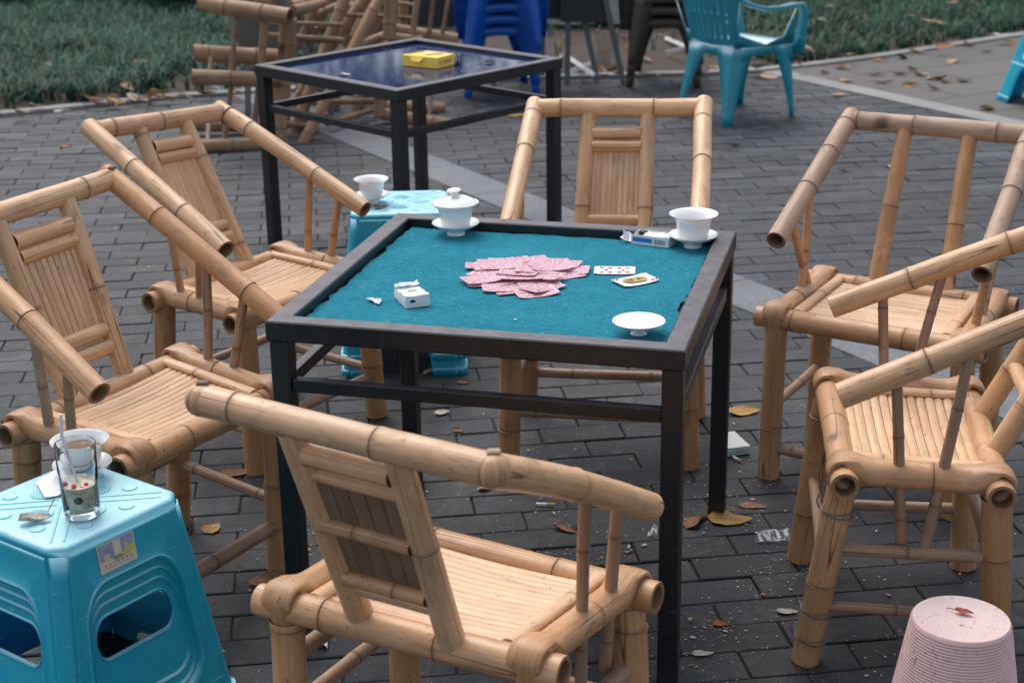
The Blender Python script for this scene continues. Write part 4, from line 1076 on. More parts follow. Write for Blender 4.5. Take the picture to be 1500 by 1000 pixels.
# white soft cigarette packet, torn foil at the far end
a_, b_ = at(594.5, 452, FZ + .001), at(630, 447.5, FZ + .001)
root, L_ = box_from(a_, b_, .085, .022, 'cigarette_packet', None, 'crumpled white soft cigarette packet on the felt, foil torn open', 'packet')
mb = MB(); rows = []
for i in range(9):
    t = i / 8; y = -.0425 + .085 * t; hh = .027 - .005 * t + .0015 * math.sin(i * 2.2); w = L_ / 2 * (1 + .03 * math.sin(i * 1.7))
    rows.append([V((-w, y, 0)), V((w, y, 0)), V((w + .001, y, hh * .5)), V((w - .001, y, hh)), V((w * .4, y, hh + .001 * math.sin(i))), V((-w * .4, y, hh - .0015)), V((-w + .001, y, hh)), V((-w - .001, y, hh * .5))])
mb.rings(rows, cap0=True, cap1=True); mb.build('packet_body', M['white'], root, smooth=50)
mb = MB(); sheet(mb, [(-L_ / 2, .030, .0225), (L_ / 2, .028, .0225), (L_ / 2 - .001, .049, .026), (-L_ / 2 + .001, .047, .024)], 9, .0055, 0, 110)
mb.build('torn_foil', M['paper'], root, smooth=0)
mb = MB(); k = [mb.vert(q) for q in ((-.019, -.0432, .013), (-.014, -.0432, .011), (-.006, -.0432, .012), (-.005, -.0432, .015), (-.010, -.0432, .0185), (-.016, -.0432, .0175))]; mb.face(k); mb.build('logo_mark', M['black'], root, smooth=0)
mb = MB()
for k in range(3):
    cx = -.006 + .007 * k; ids = [mb.vert((cx + .0035 * math.cos(t), .0 + .006 * math.sin(t), .0262)) for t in [6.283 * j / 12 for j in range(12)]]; mb.face(ids)
mb.build('emblem', M['gold'], root, smooth=0)
# scrap of foil
mb = MB(); q = [at(536, 441, FZ), at(556, 449, FZ), at(560, 441, FZ), at(545, 438.5, FZ)]; sheet(mb, q, 6, .004, .001, 60)
tag(mb.build('foil_scrap', flat('foil', (.6, .6, .62), .25, .3, 90)), 'small torn scrap of foil on the felt left of the packet', 'scrap')
for (px, py, l) in ((755, 468, 'tiny white crumb on the felt near its front edge'), (993, 475, 'tiny white flake on the felt by the torn right edge')):
    mb = MB(); mb.box(at(px, py, FZ + .0015), (.006, .004, .003), Matrix.Rotation(.6, 3, 'Z'), bev=.0008); tag(mb.build('paper_crumb', M['paper']), l, 'crumb')
# open carton with the blue stripe
a_, b_ = at(924.5, 356.5, FZ + .001), at(979, 363.5, FZ + .001)
root, L_ = box_from(a_, b_, .052, .024, 'cigarette_carton', None, 'opened white cigarette carton with blue stripe and barcode, far edge of the felt', 'packet')
Hc = .024; Dc = .026; w_ = L_ / 2; mb = MB(); t_ = .0012
mb.box((0, 0, t_ / 2), (L_, .052, t_)); mb.box((0, -Dc, Hc / 2), (L_, t_, Hc)); mb.box((0, Dc, Hc / 2), (L_, t_, Hc)); mb.box((w_, 0, Hc / 2), (t_, .052 - t_ * 2, Hc)); mb.box((-w_ + .002, .008, Hc / 2), (t_, .036, Hc))
sheet(mb, [(-w_, -Dc, .001), (-w_ - .028, -Dc - .006, .010), (-w_ - .024, Dc * .5, .018), (-w_, Dc * .6, .004)], 5, .002, .001, 60)
sheet(mb, [(-w_ - .006, -Dc, .004), (-w_ - .020, -Dc * 1.1, .006), (-w_ - .024, -Dc * .8, .030), (-w_ - .008, -Dc * .6, .022)], 4, .001, 0, 60)
mb.build('carton_body', M['white'], root, smooth=0)
mb = MB(); sheet(mb, [(-w_ * .5, -Dc * .8, .014), (w_ * .96, -Dc * .8, .020), (w_ * .96, Dc * .9, .022), (-w_ * .6, Dc * .9, .017)], 14, .003, 0, 70); mb.build('inner_foil', flat('crumpled_foil', (.72, .70, .70), .25, .25, 120), root, smooth=0)
mb = MB(); k = [mb.vert(q) for q in ((-w_ + .004, -Dc - .001, .007), (w_ * .12, -Dc - .001, .007), (w_ * .12, -Dc - .001, .0175), (-w_ + .004, -Dc - .001, .0175))]; mb.face(k); mb.build('blue_stripe', M['blueink'], root, smooth=0)
mb = MB()
x = w_ * .25
while x < w_ * .82:
    bw_ = rnd.choice([.0006, .0011, .0016]); k = [mb.vert(q) for q in ((x, -Dc - .001, .006), (x + bw_, -Dc - .001, .006), (x + bw_, -Dc - .001, .017), (x, -Dc - .001, .017))]; mb.face(k); x += bw_ + rnd.choice([.0007, .0012])
mb.build('barcode', M['grayink'], root, smooth=0)
# ------------------------------------------------------------------ yellow box on the glass top
a_, b_ = at(589.5, 96.5, TZ2 + .001), at(641, 101.5, TZ2 + .001)
root, L_ = box_from(a_, b_, .155, .05, 'yellow_box', None, 'bright yellow card box with black and white end, on the dark glass top', 'box')
hb_ = .045; w_ = L_ / 2; dd = .0775
mb = MB(); mb.box((0, -.018, hb_ / 2), (L_, .119, hb_), bev=.0012); mb.build('box_body', M['yellow'], root, smooth=0)
mb = MB(); mb.box((0, .0595, hb_ / 2 - .001), (L_ - .003, .034, hb_ - .003), bev=.001); mb.build('black_sleeve', M['black'], root, smooth=0)
mb = MB(); sheet(mb, [(-w_ * .55, -dd - .001, hb_ - .004), (w_ * .25, -dd - .001, hb_ - .004), (w_ * .05, -dd - .012, hb_ - .022), (-w_ * .35, -dd - .010, hb_ - .021)], 4, .0005); mb.build('tuck_flap', M['yellow'], root, smooth=0)
mb = MB(); k = [mb.vert(q) for q in ((-w_ * .05, -.045, hb_ + .0006), (w_ * .25, -.045, hb_ + .0006), (w_ * .6, .03, hb_ + .0006), (w_ * .35, .03, hb_ + .0006))]; mb.face(k)
k = [mb.vert(q) for q in ((-w_ * .97, -.05, hb_ + .0006), (-w_ * .85, -.06, hb_ + .0006), (-w_ * .55, .03, hb_ + .0006), (-w_ * .9, .03, hb_ + .0006))]; mb.face(k)
for i in range(6):
    y = -.062 + .0125 * i + (.004 if i > 1 else 0)
    for zz, h2 in ((.017, .0022), (.0225, .002), (.027, .0022)):
        k = [mb.vert(q) for q in ((w_ + .0006, y, zz), (w_ + .0006, y + (.008 if i > 1 else .003), zz), (w_ + .0006, y + (.008 if i > 1 else .003), zz + h2), (w_ + .0006, y, zz + h2))]; mb.face(k)
    k = [mb.vert(q) for q in ((w_ + .0007, y + .001, .016), (w_ + .0007, y + .0035, .016), (w_ + .0007, y + .0035, .030), (w_ + .0007, y + .001, .030))]; mb.face(k)
mb.build('box_lettering', M['black'], root, smooth=0)
def text_mesh(body, size, mat, name, parent, loc, rot, ext=.0003):
    cu = bpy.data.curves.new(name, 'FONT'); cu.body = body; cu.size = size; cu.extrude = ext; cu.align_x = 'CENTER'; cu.align_y = 'CENTER'
    t = bpy.data.objects.new(name, cu); COL.objects.link(t); me = bpy.data.meshes.new_from_object(t); bpy.data.objects.remove(t)
    me.materials.clear(); me.materials.append(mat); o = bpy.data.objects.new(name, me); COL.objects.link(o); o.parent = parent; o.location = loc; o.rotation_euler = rot; return o
text_mesh('97', .046, M['white'], 'white_numerals', root, (w_ + .0002, .0595, hb_ / 2), (R(90), 0, R(90)), .0008)
mb = MB()
for i in range(5):
    k = [mb.vert(q) for q in ((-w_ + .02 + i * .022, .046, hb_ - .0014), (-w_ + .032 + i * .022, .046, hb_ - .0014), (-w_ + .030 + i * .022, .074, hb_ - .0014), (-w_ + .024 + i * .022, .074, hb_ - .0014))]; mb.face(k)
mb.build('white_lettering', M['white'], root, smooth=0)

# ------------------------------------------------------------------ pink tub
def pinkmat():
    m = Mat('pale_pink_plastic', .45, .45)
    n = m.noise(m.coord('Object', (14, 14, 14)), 1, 5, .65); f = m.noise(m.coord('Object', (110, 110, 60)), 1, 3, .7); d = m.noise(m.coord('Object', (9, 9, 9)), 1, 3, .6)
    c = m.mix(m.math('MULTIPLY', m.ramp(n, [(.48, 0.0), (.72, 1.0)]), .6), (.72, .47, .46), (.50, .33, .29))
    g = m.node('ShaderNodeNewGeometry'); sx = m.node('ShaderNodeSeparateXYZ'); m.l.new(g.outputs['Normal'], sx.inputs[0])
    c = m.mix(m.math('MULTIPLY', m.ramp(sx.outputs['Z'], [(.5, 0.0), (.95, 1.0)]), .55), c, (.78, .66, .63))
    c = m.mix(m.math('MULTIPLY', m.math('MULTIPLY', m.ramp(f, [(.60, 0.0), (.65, 1.0)]), m.ramp(d, [(.45, 0.0), (.58, 1.0)])), .75), c, (.10, .06, .05))
    m.base(c); return m.m
bp_ = at(1408, 905, .262); tub = empty('upturned_tub', (bp_.x, bp_.y, 0), 0, 'pale pink ribbed plastic tub turned upside down, dry leaf on it', 'tub')
rt_, rb_, Ht_ = .094, .136, .262; prof = [(.0, Ht_ - .004), (rt_ - .012, Ht_ - .004), (rt_ - .009, Ht_ - .001), (rt_ - .003, Ht_), (rt_, Ht_ - .004)]
n = 42
for i in range(n):
    t0 = i / n; z = (Ht_ - .006) * (1 - t0); r = rt_ + (rb_ - rt_) * t0; dz = (Ht_ - .006) / n
    prof += [(r + .0002, z), (r + .0014, z - dz * .25), (r + .0016, z - dz * .6), (r + .0004, z - dz * .9)]
prof += [(rb_ + .004, 0), (rb_ - .003, 0)]
mb = MB(); lathe(mb, prof, 72); mb.build('tub_shell', pinkmat(), tub, smooth=60)

# ------------------------------------------------------------------ dry leaves
def leaf_mesh(L_, W_, curl, bend, mat, stem=.35, twist=0.0, tip=.62):
    mb = MB(); n = 12; rows = []; uvs = []; ph = rnd.uniform(0, 9); lo_, hi_ = rnd.choice([(.15, 1.0), (1.0, .2), (.6, .7), (.1, .5)]); tipc = rnd.uniform(-.1, .9)
    c2 = curl * 1.15; bend = bend * .8
    for i in range(n + 1):
        t = i / n; w = W_ / 2 * (math.sin(math.pi * t ** tip) ** .8) * (1 + .06 * math.sin(t * 21 + ph)) + .0004
        cx = L_ * (t - .5); cz = bend * (t - .5) ** 2 * 3 * tipc + .012 * L_ * math.sin(t * 9 + ph)
        row = []
        for j in range(-4, 5):
            q = j / 4; side = hi_ if q > 0 else lo_; ang = abs(q) * side * (c2 / (W_ / 2 + .001)) * 1.9 * (.75 + .35 * math.sin(t * 5 + ph + (2 if q > 0 else 0)))
            # roll the blade edge up along a circular arc
            if ang > .02: y = w * abs(q) * math.sin(ang) / ang; z = w * abs(q) * (1 - math.cos(ang)) / ang
            else: y = w * abs(q); z = 0
            row.append(V((cx, math.copysign(y, q) if q else 0, cz + z + twist * (y if q > 0 else -y) * (t - .3) * .6 + .006 * abs(q) * math.sin(t * 15 + q * 6 + ph) * W_ * 8 * .1)))
        rows.append(row); uvs.append([(p.x, p.y) for p in row])
    z0 = min(p.z for r in rows for p in r)
    rows = [[p - V((0, 0, z0 - .0008)) for p in r] for r in rows]
    ids = mb.rings(rows, uvs=uvs, closed=False)
    for r in ids: mb.t[r[4]] = .7
    if stem:
        a = rows[0][4]; simple_tube(mb, [a, a + V((-stem * L_ * .5, .003, -.2 * a.z)), a + V((-stem * L_, .012 * stem, -a.z + .001))], .0009, 5, t=.9)
    return mb
def leaf(p, L_, W_, rz, mat, label, group=None, curl=.012, bend=.006, tilt=(0, 0), stem=.35, twist=0, name='dry_leaf', cat='leaf'):
    ob = leaf_mesh(L_, W_, curl, bend, mat, stem, twist).build(name, M[mat], smooth=60)
    ob.location = p; ob.rotation_euler = (tilt[0], tilt[1], rz); return tag(ob, label, cat, group)
G0 = .002
leaf(at(1070, 761, G0), .115, .075, R(-8), 'leaf_yellow', 'large yellow brown leaf with a long stalk at the foot of the table leg', curl=.012, bend=.01, stem=.35)
leaf(at(1022, 764, G0), .10, .05, R(50), 'leaf_brown', 'curled pinkish brown leaf between the two right table legs', curl=.028, stem=.2)
leaf(at(1103, 741, G0), .075, .03, R(-14), 'leaf_brown', 'slim brown leaf lying just beyond the large yellow brown leaf', curl=.004)
leaf(at(1090, 603, G0), .10, .06, R(10), 'leaf_yellow', 'golden folded leaf between the card table and the right chairs', curl=.022, bend=.012, twist=.4)
leaf(at(1153, 896, G0), .05, .024, R(-5), 'leaf_pale', 'pale grey leaf beside the wire bound chair leg', curl=.005)
leaf(at(1056, 914, G0), .038, .024, R(-8), 'leaf_red', 'small bright red orange leaf on the dark bricks', curl=.008)
leaf(at(1030, 957, G0), .048, .02, R(2), 'leaf_pale', 'small pale dry leaf on the bricks at the bottom of the photo', curl=.005)
leaf(at(712, 716, G0), .05, .03, R(30), 'leaf_tan', 'broken tan leaf on the bricks beyond the nearest chair rail', curl=.015)
leaf(at(828, 776, G0), .075, .03, R(-35), 'leaf_brown', 'curled dark pink brown leaf on the bricks right of the nearest chair', curl=.018, twist=.5)
leaf(at(629, 545, G0), .06, .028, R(60), 'leaf_pale', 'pale curled leaf on the bricks under the card table', curl=.018)
leaf(at(648, 604, G0), .05, .03, R(25), 'leaf_pale', 'pale torn leaf under the front rail of the card table', curl=.012)
leaf(at(672, 631, G0), .035, .02, R(-20), 'leaf_brown', 'small brown leaf under the middle of the card table', curl=.008)
leaf(at(680, 560, G0), .04, .02, R(10), 'leaf_brown', 'brown leaf by the right foot of the nested stools', curl=.01)
leaf(at(345, 693, G0), .10, .045, R(18), 'leaf_brown', 'dark ragged leaf on the bricks under the left chair', curl=.015, twist=.3)
leaf(at(311, 774, G0), .06, .045, R(60), 'leaf_yellow', 'yellowish oval leaf on the bricks beside the near teal stool', curl=.006, stem=0)
leaf(at(400, 850, G0), .12, .05, R(12), 'leaf_brown', 'torn grey brown leaf at the foot of the near left table leg', curl=.014, twist=.3)
leaf(at(1078, 213, G0), .07, .035, R(-4), 'leaf_brown', 'brown leaf alone on the bricks behind the far chair', curl=.012)
leaf(at(757, 170, G0), .10, .045, R(5), 'leaf_yellow', 'yellow leaf on the bricks under the blue topped table', curl=.012)
leaf(at(97, 215, G0), .085, .045, R(-8), 'leaf_brown', 'single brown curled leaf on the bricks at the far left', curl=.02, bend=.01)
leaf(at(313, 251, G0), .07, .04, R(20), 'leaf_brown', 'brown leaf on the bricks between the far left chair and the table leg', curl=.012)
leaf(at(1306, 243, G0), .06, .035, R(70), 'leaf_pale', 'pale leaf on the bricks seen between the posts of the weathered chair', curl=.012)
leaf(at(1240, 250, G0), .05, .02, R(-12), 'leaf_brown', 'narrow brown leaf on the bricks right of the far chair', curl=.006)
leaf(at(1330, 262, G0), .04, .02, R(-30), 'leaf_brown', 'small dark leaf on the bricks inside the weathered chair back', curl=.01)
leaf(at(1230, 139, G0 + .006), .11, .05, R(18), 'leaf_tan', 'tan leaf lying on the pale stone strip', curl=.014)
leaf(at(52, 762, SH + .004), .065, .042, R(18), 'leaf_pale', 'pale folded leaf with a dark stalk lying on the near teal stool', curl=.024, bend=.006, stem=-.0)
mb = MB(); simple_tube(mb, [at(70, 748, SH + .012), at(76, 738, SH + .020), at(80, 730, SH + .03)], .0010, 6, t=.9); st = mb.build('leaf_stalk', M['leaf_red']); tag(st, 'thin dark red leaf stalk standing up on the near teal stool', 'stalk')
leaf(at(559, 304, MH + .003), .055, .03, R(15), 'leaf_brown', 'dark brown leaf beside the teacup on the stool beyond the table', curl=.01, stem=0)
leaf(at(1412, 897, Ht_), .038, .020, R(-25), 'leaf_red', 'reddish brown leaf on top of the pink tub', curl=.012, stem=.4)
leaf(at(718, 92, TZ2 + .001), .055, .025, R(12), 'leaf_brown', 'brown leaf on the blue glass top right of the yellow box', curl=.012)
leaf(at(505, 110, TZ2 + .001), .05, .035, R(-20), 'leaf_pale', 'crumpled white scrap at the left of the blue glass top', curl=.012, name='paper_scrap', cat='scrap')
# leaves on the grey path and the lawn
PATH = [(1236, 100), (1209, 107), (1322, 85), (1290, 89), (1343, 77), (1285, 110), (1320, 110), (1337, 103), (1350, 110), (1240, 120), (1294, 122), (1333, 126), (1367, 131), (1366, 116), (1378, 116), (1387, 120), (1412, 119), (1396, 90), (1447, 77), (1480, 64), (1420, 67), (1446, 160)]
for i, (px, py) in enumerate(PATH):
    leaf(at(px, py, .012), rnd.uniform(.08, .14), rnd.uniform(.045, .075), rnd.uniform(-.6, .6), ['leaf_tan', 'leaf_tan', 'leaf_brown', 'leaf_yellow'][i % 4], 'dry curled leaf fallen on the grey slab path by the lawn', 'dry leaves on the grey path', curl=rnd.uniform(.02, .07), bend=.04, twist=rnd.uniform(-.8, .8), tilt=(rnd.uniform(-.35, .35), rnd.uniform(-.3, .3)))
LAWN = [(1219, 14), (1263, 2), (1281, 32), (1331, 28), (1430, 10), (1420, 14), (1378, 38), (1466, 56), (1225, 53), (1172, 100), (1243, 86), (1116, 102), (1127, 118), (1385, 72), (1362, 36), (1205, 35), (1395, 8), (4, 132), (33, 128), (80, 100), (120, 70), (56, 58), (70, 58), (102, 72), (193, 62), (31, 8), (188, 133), (150, 40), (210, 95), (140, 78), (1128, 25), (1150, 48), (1180, 75)]
for i, (px, py) in enumerate(LAWN):
    leaf(at(px, py, .05) + V((0, 0, .02)), rnd.uniform(.10, .16), rnd.uniform(.05, .08), rnd.uniform(-.8, .8), ['leaf_tan', 'leaf_brown', 'leaf_tan', 'leaf_pale'][i % 4], 'dry leaf caught among the blades of the lawn', 'dry leaves on the lawn', curl=rnd.uniform(.015, .035), bend=.02, twist=rnd.uniform(-.4, .4), tilt=(rnd.uniform(-.4, .4), rnd.uniform(-.4, .4)))
KERB = [(30, 170), (90, 167), (132, 149), (150, 150), (168, 153), (200, 150), (209, 148), (222, 146), (240, 148), (248, 147), (53, 160), (186, 136), (140, 157), (165, 146), (232, 140), (160, 154), (270, 146), (300, 142), (345, 140), (215, 152), (178, 156), (195, 146)]
for i, (px, py) in enumerate(KERB):
    leaf(at(px, py, .03) + V((0, .03, .01)), rnd.uniform(.09, .15), rnd.uniform(.04, .07), rnd.uniform(-.9, .9), ['leaf_tan', 'leaf_pale', 'leaf_brown', 'leaf_tan', 'leaf_yellow'][i % 5], 'dry leaf lying along the kerb at the foot of the left lawn', 'dry leaves along the left kerb', curl=rnd.uniform(.02, .07), bend=.04, twist=rnd.uniform(-.8, .8), tilt=(rnd.uniform(-.35, .35), rnd.uniform(-.3, .3)))
for i in range(46):
    x = rnd.uniform(.2, 1.75) if i % 3 else rnd.uniform(-1.2, .3); y = rnd.uniform(10.25, 12.2)
    leaf(V((x, y, .02)), rnd.uniform(.07, .14), rnd.uniform(.04, .07), rnd.uniform(0, 6.28), ['leaf_tan', 'leaf_brown', 'leaf_pale', 'leaf_brown', 'leaf_yellow'][i % 5], 'dry leaf in the litter under the stacked plastic chairs', 'dry leaves under the stacked chairs', curl=rnd.uniform(.02, .07), bend=.04, twist=rnd.uniform(-.8, .8), tilt=(rnd.uniform(-.35, .35), rnd.uniform(-.3, .3)))

# ------------------------------------------------------------------ litter on the bricks
def butt(px, py, rz, label, L_=.05):
    p = at(px, py, .006); root = empty('cigarette_end', p, rz, label, 'cigarette end')
    mb = MB(); simple_tube(mb, [(-L_ / 2, 0, 0), (L_ * .08, 0, 0)], .0038, 10); mb.build('paper_tube', M['paper'], root)
    mb = MB(); simple_tube(mb, [(L_ * .08, 0, 0), (L_ / 2, 0, 0)], .0038, 10); mb.build('filter', flat('filter_cork', (.45, .33, .18), .7), root)
butt(799, 738, R(-6), 'white cigarette end with a tan filter right of the nearest chair arm')
butt(1080, 672, R(-60), 'cigarette end on the bricks below the small open carton', .035)
# carton under the table
a_, b_ = at(1062, 669.5, .002), at(1099, 664, .002)
root, L_ = box_from(a_, b_, .09, .022, 'cigarette_carton', None, 'open pale green and white cigarette carton on the bricks behind the table leg', 'packet')
w_ = L_ / 2; mb = MB(); mb.box((0, 0, .010), (L_, .09, .020), bev=.001); mb.build('carton_body', M['palegrn'], root, smooth=0)
mb = MB(); sheet(mb, [(-w_, -.043, .024), (w_, -.043, .022), (w_ * .8, .045, .034), (-w_, .045, .036)], 6, .001, 0, 40); mb.build('raised_lid', M['white'], root, smooth=0)
mb = MB()
for r_ in range(3):
    for i in range(6 if r_ == 1 else 9):
        x = -w_ * .65 + i * L_ * (.13 if r_ == 1 else .085); z = .016 - r_ * .0045
        if r_ == 0 and (i < 2 or i > 6): continue
        k = [mb.vert(q) for q in ((x, -.0456, z - .0016), (x + .0035, -.0456, z - .0016), (x + .0035, -.0456, z + .001), (x, -.0456, z + .001))]; mb.face(k)
mb.build('printed_lines', flat('teal_ink', (.06, .2, .25), .5), root, smooth=0)
def wrapper(q, label, mat='film', amp=.006):
    mb = MB(); sheet(mb, [at(*k, .002) for k in q], 12, amp, .0008, 45); tag(mb.build('plastic_wrapper', M[mat], smooth=0), label, 'wrapper')
wrapper([(1106, 781), (1107, 795), (1158, 795), (1156, 777)], 'clear crinkled film wrapper on the bricks left of the wire bound leg')
wrapper([(948, 785), (962, 792), (963, 772), (957, 772)], 'clear film scrap on the bricks beside the near right table leg')
wrapper([(459, 945), (478, 950), (480, 934), (462, 930)], 'colourful crumpled sweet wrapper on the bricks under the nearest chair', 'foilc', .008) if 'foilc' in M else None
mb = MB(); sheet(mb, [at(459, 947, .002), at(480, 952, .002), at(481, 935, .002), at(462, 930, .002)], 8, .010, .001, 50)
mm = Mat('printed_wrapper', .3, .5); nn_ = mm.noise(mm.coord('Object', (60, 60, 60)), 1, 1, .5); mm.base(mm.ramp(nn_, [(.40, (.75, .75, .8)), (.47, (.05, .25, .55)), (.53, (.8, .8, .82)), (.6, (.5, .05, .12))], 'CONSTANT'))
tag(mb.build('sweet_wrapper', mm.m, smooth=0), 'crumpled blue and red sweet wrapper on the bricks under the nearest chair', 'wrapper')
# fine crumbs, husks and chips nobody could count
mb = MB()
for i in range(2300):
    y = 2.7 + 5.5 * rnd.random() ** 1.7; x = rnd.uniform(-.42, .42) * (y + .4) + .1
    if rnd.random() < .25: x, y = rnd.gauss(.35, .35), rnd.gauss(3.6, .45)
    if rnd.random() < .30:
        cx_, cy_ = rnd.choice([(.52, 3.72), (.31, 2.95), (.9, 3.0), (.63, 3.35), (-.2, 3.1), (.15, 3.45), (-.5, 3.6), (.45, 3.1)]); x, y = rnd.gauss(cx_, .07), rnd.gauss(cy_, .06)
    s = rnd.uniform(.0014, .0044) * (2.2 if rnd.random() < .10 else 1); a = rnd.uniform(0, 6.28); e = rnd.uniform(.25, .8); z = .0025
    pts = [(x + s * math.cos(a + k) * (1 if j % 2 else e), y + s * math.sin(a + k) * (1 if j % 2 else e), z + rnd.uniform(0, .4) * s) for j, k in enumerate((0, 1.4, 3.0, 4.5))]
    mb.face([mb.vert(q, (0, 0), 0) for q in pts], rnd.choice([0, 0, 1, 1, 2]))
tag(mb.build('husk_litter', [M['leaf_pale'], M['leaf_tan'], M['leaf_brown']], smooth=0), kind='stuff')
mb = MB()
for i in range(150):
    u, v = rnd.random(), rnd.random(); q = inset2(.06, TZ2 + .001); p = q[0].lerp(q[1], u).lerp(q[3].lerp(q[2], u), v); s = rnd.uniform(.001, .004); a = rnd.uniform(0, 6)
    mb.face([mb.vert((p.x + s * math.cos(a + k), p.y + s * math.sin(a + k), p.z + .0005 + rnd.random() * s * .4)) for k in (0, 1.8, 3.6, 4.8)])
ob = mb.build('crumb_litter', M['leaf_pale'], None, smooth=0); ob.location = t2.location; ob.rotation_euler = t2.rotation_euler; tag(ob, kind='stuff')

# ------------------------------------------------------------------ tumbled heap of bamboo chairs
BASE = {k: V(v) for k, v in CH['D'].items() if k != 'pose'}
BG = {k: M['bam_bg'] for k in ('rail', 'post', 'arm', 'leg', 'strut', 'stretch', 'seat', 'pole')}
def heap_chair(loc, mat3, label, scale=1.14, rs=1.12, style=None):
    root = empty('bamboo_armchair', loc, 0, label, 'chair', 'bamboo armchairs tumbled in a heap')
    root.matrix_world = Matrix.Translation(loc) @ mat3.to_4x4() @ Matrix.Scale(scale, 4)
    bamboo_chair(BASE, root, style or dict(slats=10, stretchers=(('RL', 'FL', .20, .013), ('RR', 'FR', .20, .013), ('RL', 'FL', .1, .012), ('RR', 'FR', .1, .012), ('FL', 'FR', .13, .014), ('RL', 'RR', .125, .014))), BG, rs)
def basis(xa, ya):     # columns: where the chair's right and forward axes point
    x = V(xa).normalized(); y = V(ya); y = (y - x * y.dot(x)).normalized(); z = x.cross(y); return Matrix((x, y, z)).transposed()
def rayp(px, py, Y):
    """the point at distance Y into the scene that was surveyed at this spot of the photograph"""
    d = FW + RT * ((px - 750) / F_PX) + UP * ((500 - py) / F_PX); return V((0, 0, CAM_H)) + d * (Y / d.y)
def Q(x, y, Y): return rayp(264 + x / 3.538, y / 3.538, Y)
def wreck(label, parts, loc):
    root = empty('bamboo_armchair', loc, 0, label, 'chair', 'bamboo armchairs tumbled in a heap'); o = V(loc)
    for nm, a, b, r, e1 in parts:
        mb = MB(); p, q = Q(*a) - o, Q(*b) - o
        if (q - p).length > .02: pole(mb, p, q, r, end0='solid' if e1 != 'h0' else 'hollow', end1='hollow' if e1 == 'h1' else 'solid', sides=16, spacing=.24)
        mb.build(nm, M['bam_bg'] if r > .02 else M['bam_heapthin'], root)
M['bam_heapthin'] = bamboo('bamboo_heap_shade_thin', (.30, .20, .125), (.21, .13, .08), .6, .5)  # thin heap poles, shade likewise mixed into their colour
wreck('bamboo armchair lying on its side at the bottom of the heap, legs to the left', [
    ('leg', (70, 275, 8.40), (500, 300, 8.5), .046, 'h0'), ('leg', (62, 400, 8.22), (520, 418, 8.3), .041, 'h0'), ('leg', (60, 648, 8.7), (400, 655, 8.75), .036, 's'), ('leg', (100, 757, 8.25), (430, 750, 8.33), .035, 's'),
    ('stretcher', (283, 300, 8.38), (225, 740, 8.33), .014, 's'), ('stretcher', (425, 300, 8.44), (372, 745, 8.42), .018, 's'), ('stretcher', (160, 300, 8.35), (155, 380, 8.3), .014, 's'), ('stretcher', (148, 640, 8.5), (145, 745, 8.35), .014, 's'),
    ('seat_rail', (548, 250, 8.45), (505, 740, 8.38), .042, 's'), ('seat_rail', (470, 640, 8.75), (480, 300, 8.8), .036, 's'), ('seat_rail', (505, 300, 8.5), (485, 330, 8.9), .036, 's'), ('seat_rail', (500, 735, 8.4), (465, 650, 8.75), .036, 's'),
    ('back_post', (540, 640, 8.5), (665, 660, 8.7), .018, 's'), ('armrest', (530, 560, 8.6), (700, 610, 8.9), .022, 's')], (-1.5, 8.45, 0))
wreck('bamboo armchair on top of the heap at the left, one open pole end towards us', [
    ('leg', (110, 18, 8.45), (570, 86, 8.25), .044, 'h1'), ('leg', (90, -22, 8.75), (480, 10, 8.7), .04, 's'),
    ('stretcher', (296, 60, 8.40), (262, 380, 8.32), .015, 's'), ('stretcher', (440, 90, 8.36), (415, 400, 8.33), .021, 's'),
    ('seat_rail', (562, 95, 8.36), (545, 305, 8.42), .044, 's'), ('seat_rail', (580, 52, 8.4), (740, 18, 8.9), .026, 's'), ('seat_rail', (575, 30, 8.9), (735, -10, 9.3), .026, 's'), ('back_post', (450, 182, 8.7), (840, 208, 8.8), .015, 's'), ('back_post', (440, 120, 8.75), (840, 130, 8.9), .013, 's')], (-1.5, 8.45, .6))
wreck('bamboo armchair standing on its arms, two long poles slanting down from the right', [
    ('armrest', (1045, -30, 8.95), (632, 752, 8.50), .0315, 's'), ('armrest', (860, -30, 9.05), (575, 735, 8.75), .035, 's'), ('top_rail', (560, 650, 8.8), (690, 665, 8.7), .018, 's'),
    ('back_post', (760, 640, 8.7), (1000, 570, 9.1), .017, 's'), ('back_post', (690, 535, 8.8), (1060, 520, 9.2), .018, 's'), ('arm_support', (830, 78, 9.0), (1070, 86, 9.05), .012, 's'), ('arm_support', (600, 205, 8.75), (840, 212, 8.85), .016, 's'), ('arm_support', (760, 600, 8.7), (700, 520, 8.9), .012, 's')], (-1.1, 8.7, 0))
wreck('darker bamboo armchair slanting behind the two long poles of the heap', [
    ('armrest', (975, -30, 9.35), (755, 270, 9.3), .036, 's'), ('armrest', (712, 20, 9.1), (600, 250, 9.1), .022, 's'), ('armrest', (645, 430, 9.0), (530, 640, 8.9), .024, 's'), ('seat_rail', (880, 260, 9.2), (1060, 185, 9.4), .028, 's'),
    ('seat_rail', (640, 100, 9.3), (840, 20, 9.5), .02, 's'), ('leg', (1000, -20, 9.6), (900, 200, 9.5), .034, 's'), ('stretcher', (700, 150, 9.4), (900, 120, 9.4), .013, 's'), ('stretcher', (560, 380, 9.2), (900, 360, 9.3), .014, 's'), ('leg', (820, 300, 9.4), (800, 560, 9.4), .034, 's'), ('leg', (930, 330, 9.6), (915, 560, 9.5), .034, 's')], (-1.0, 9.2, 0))
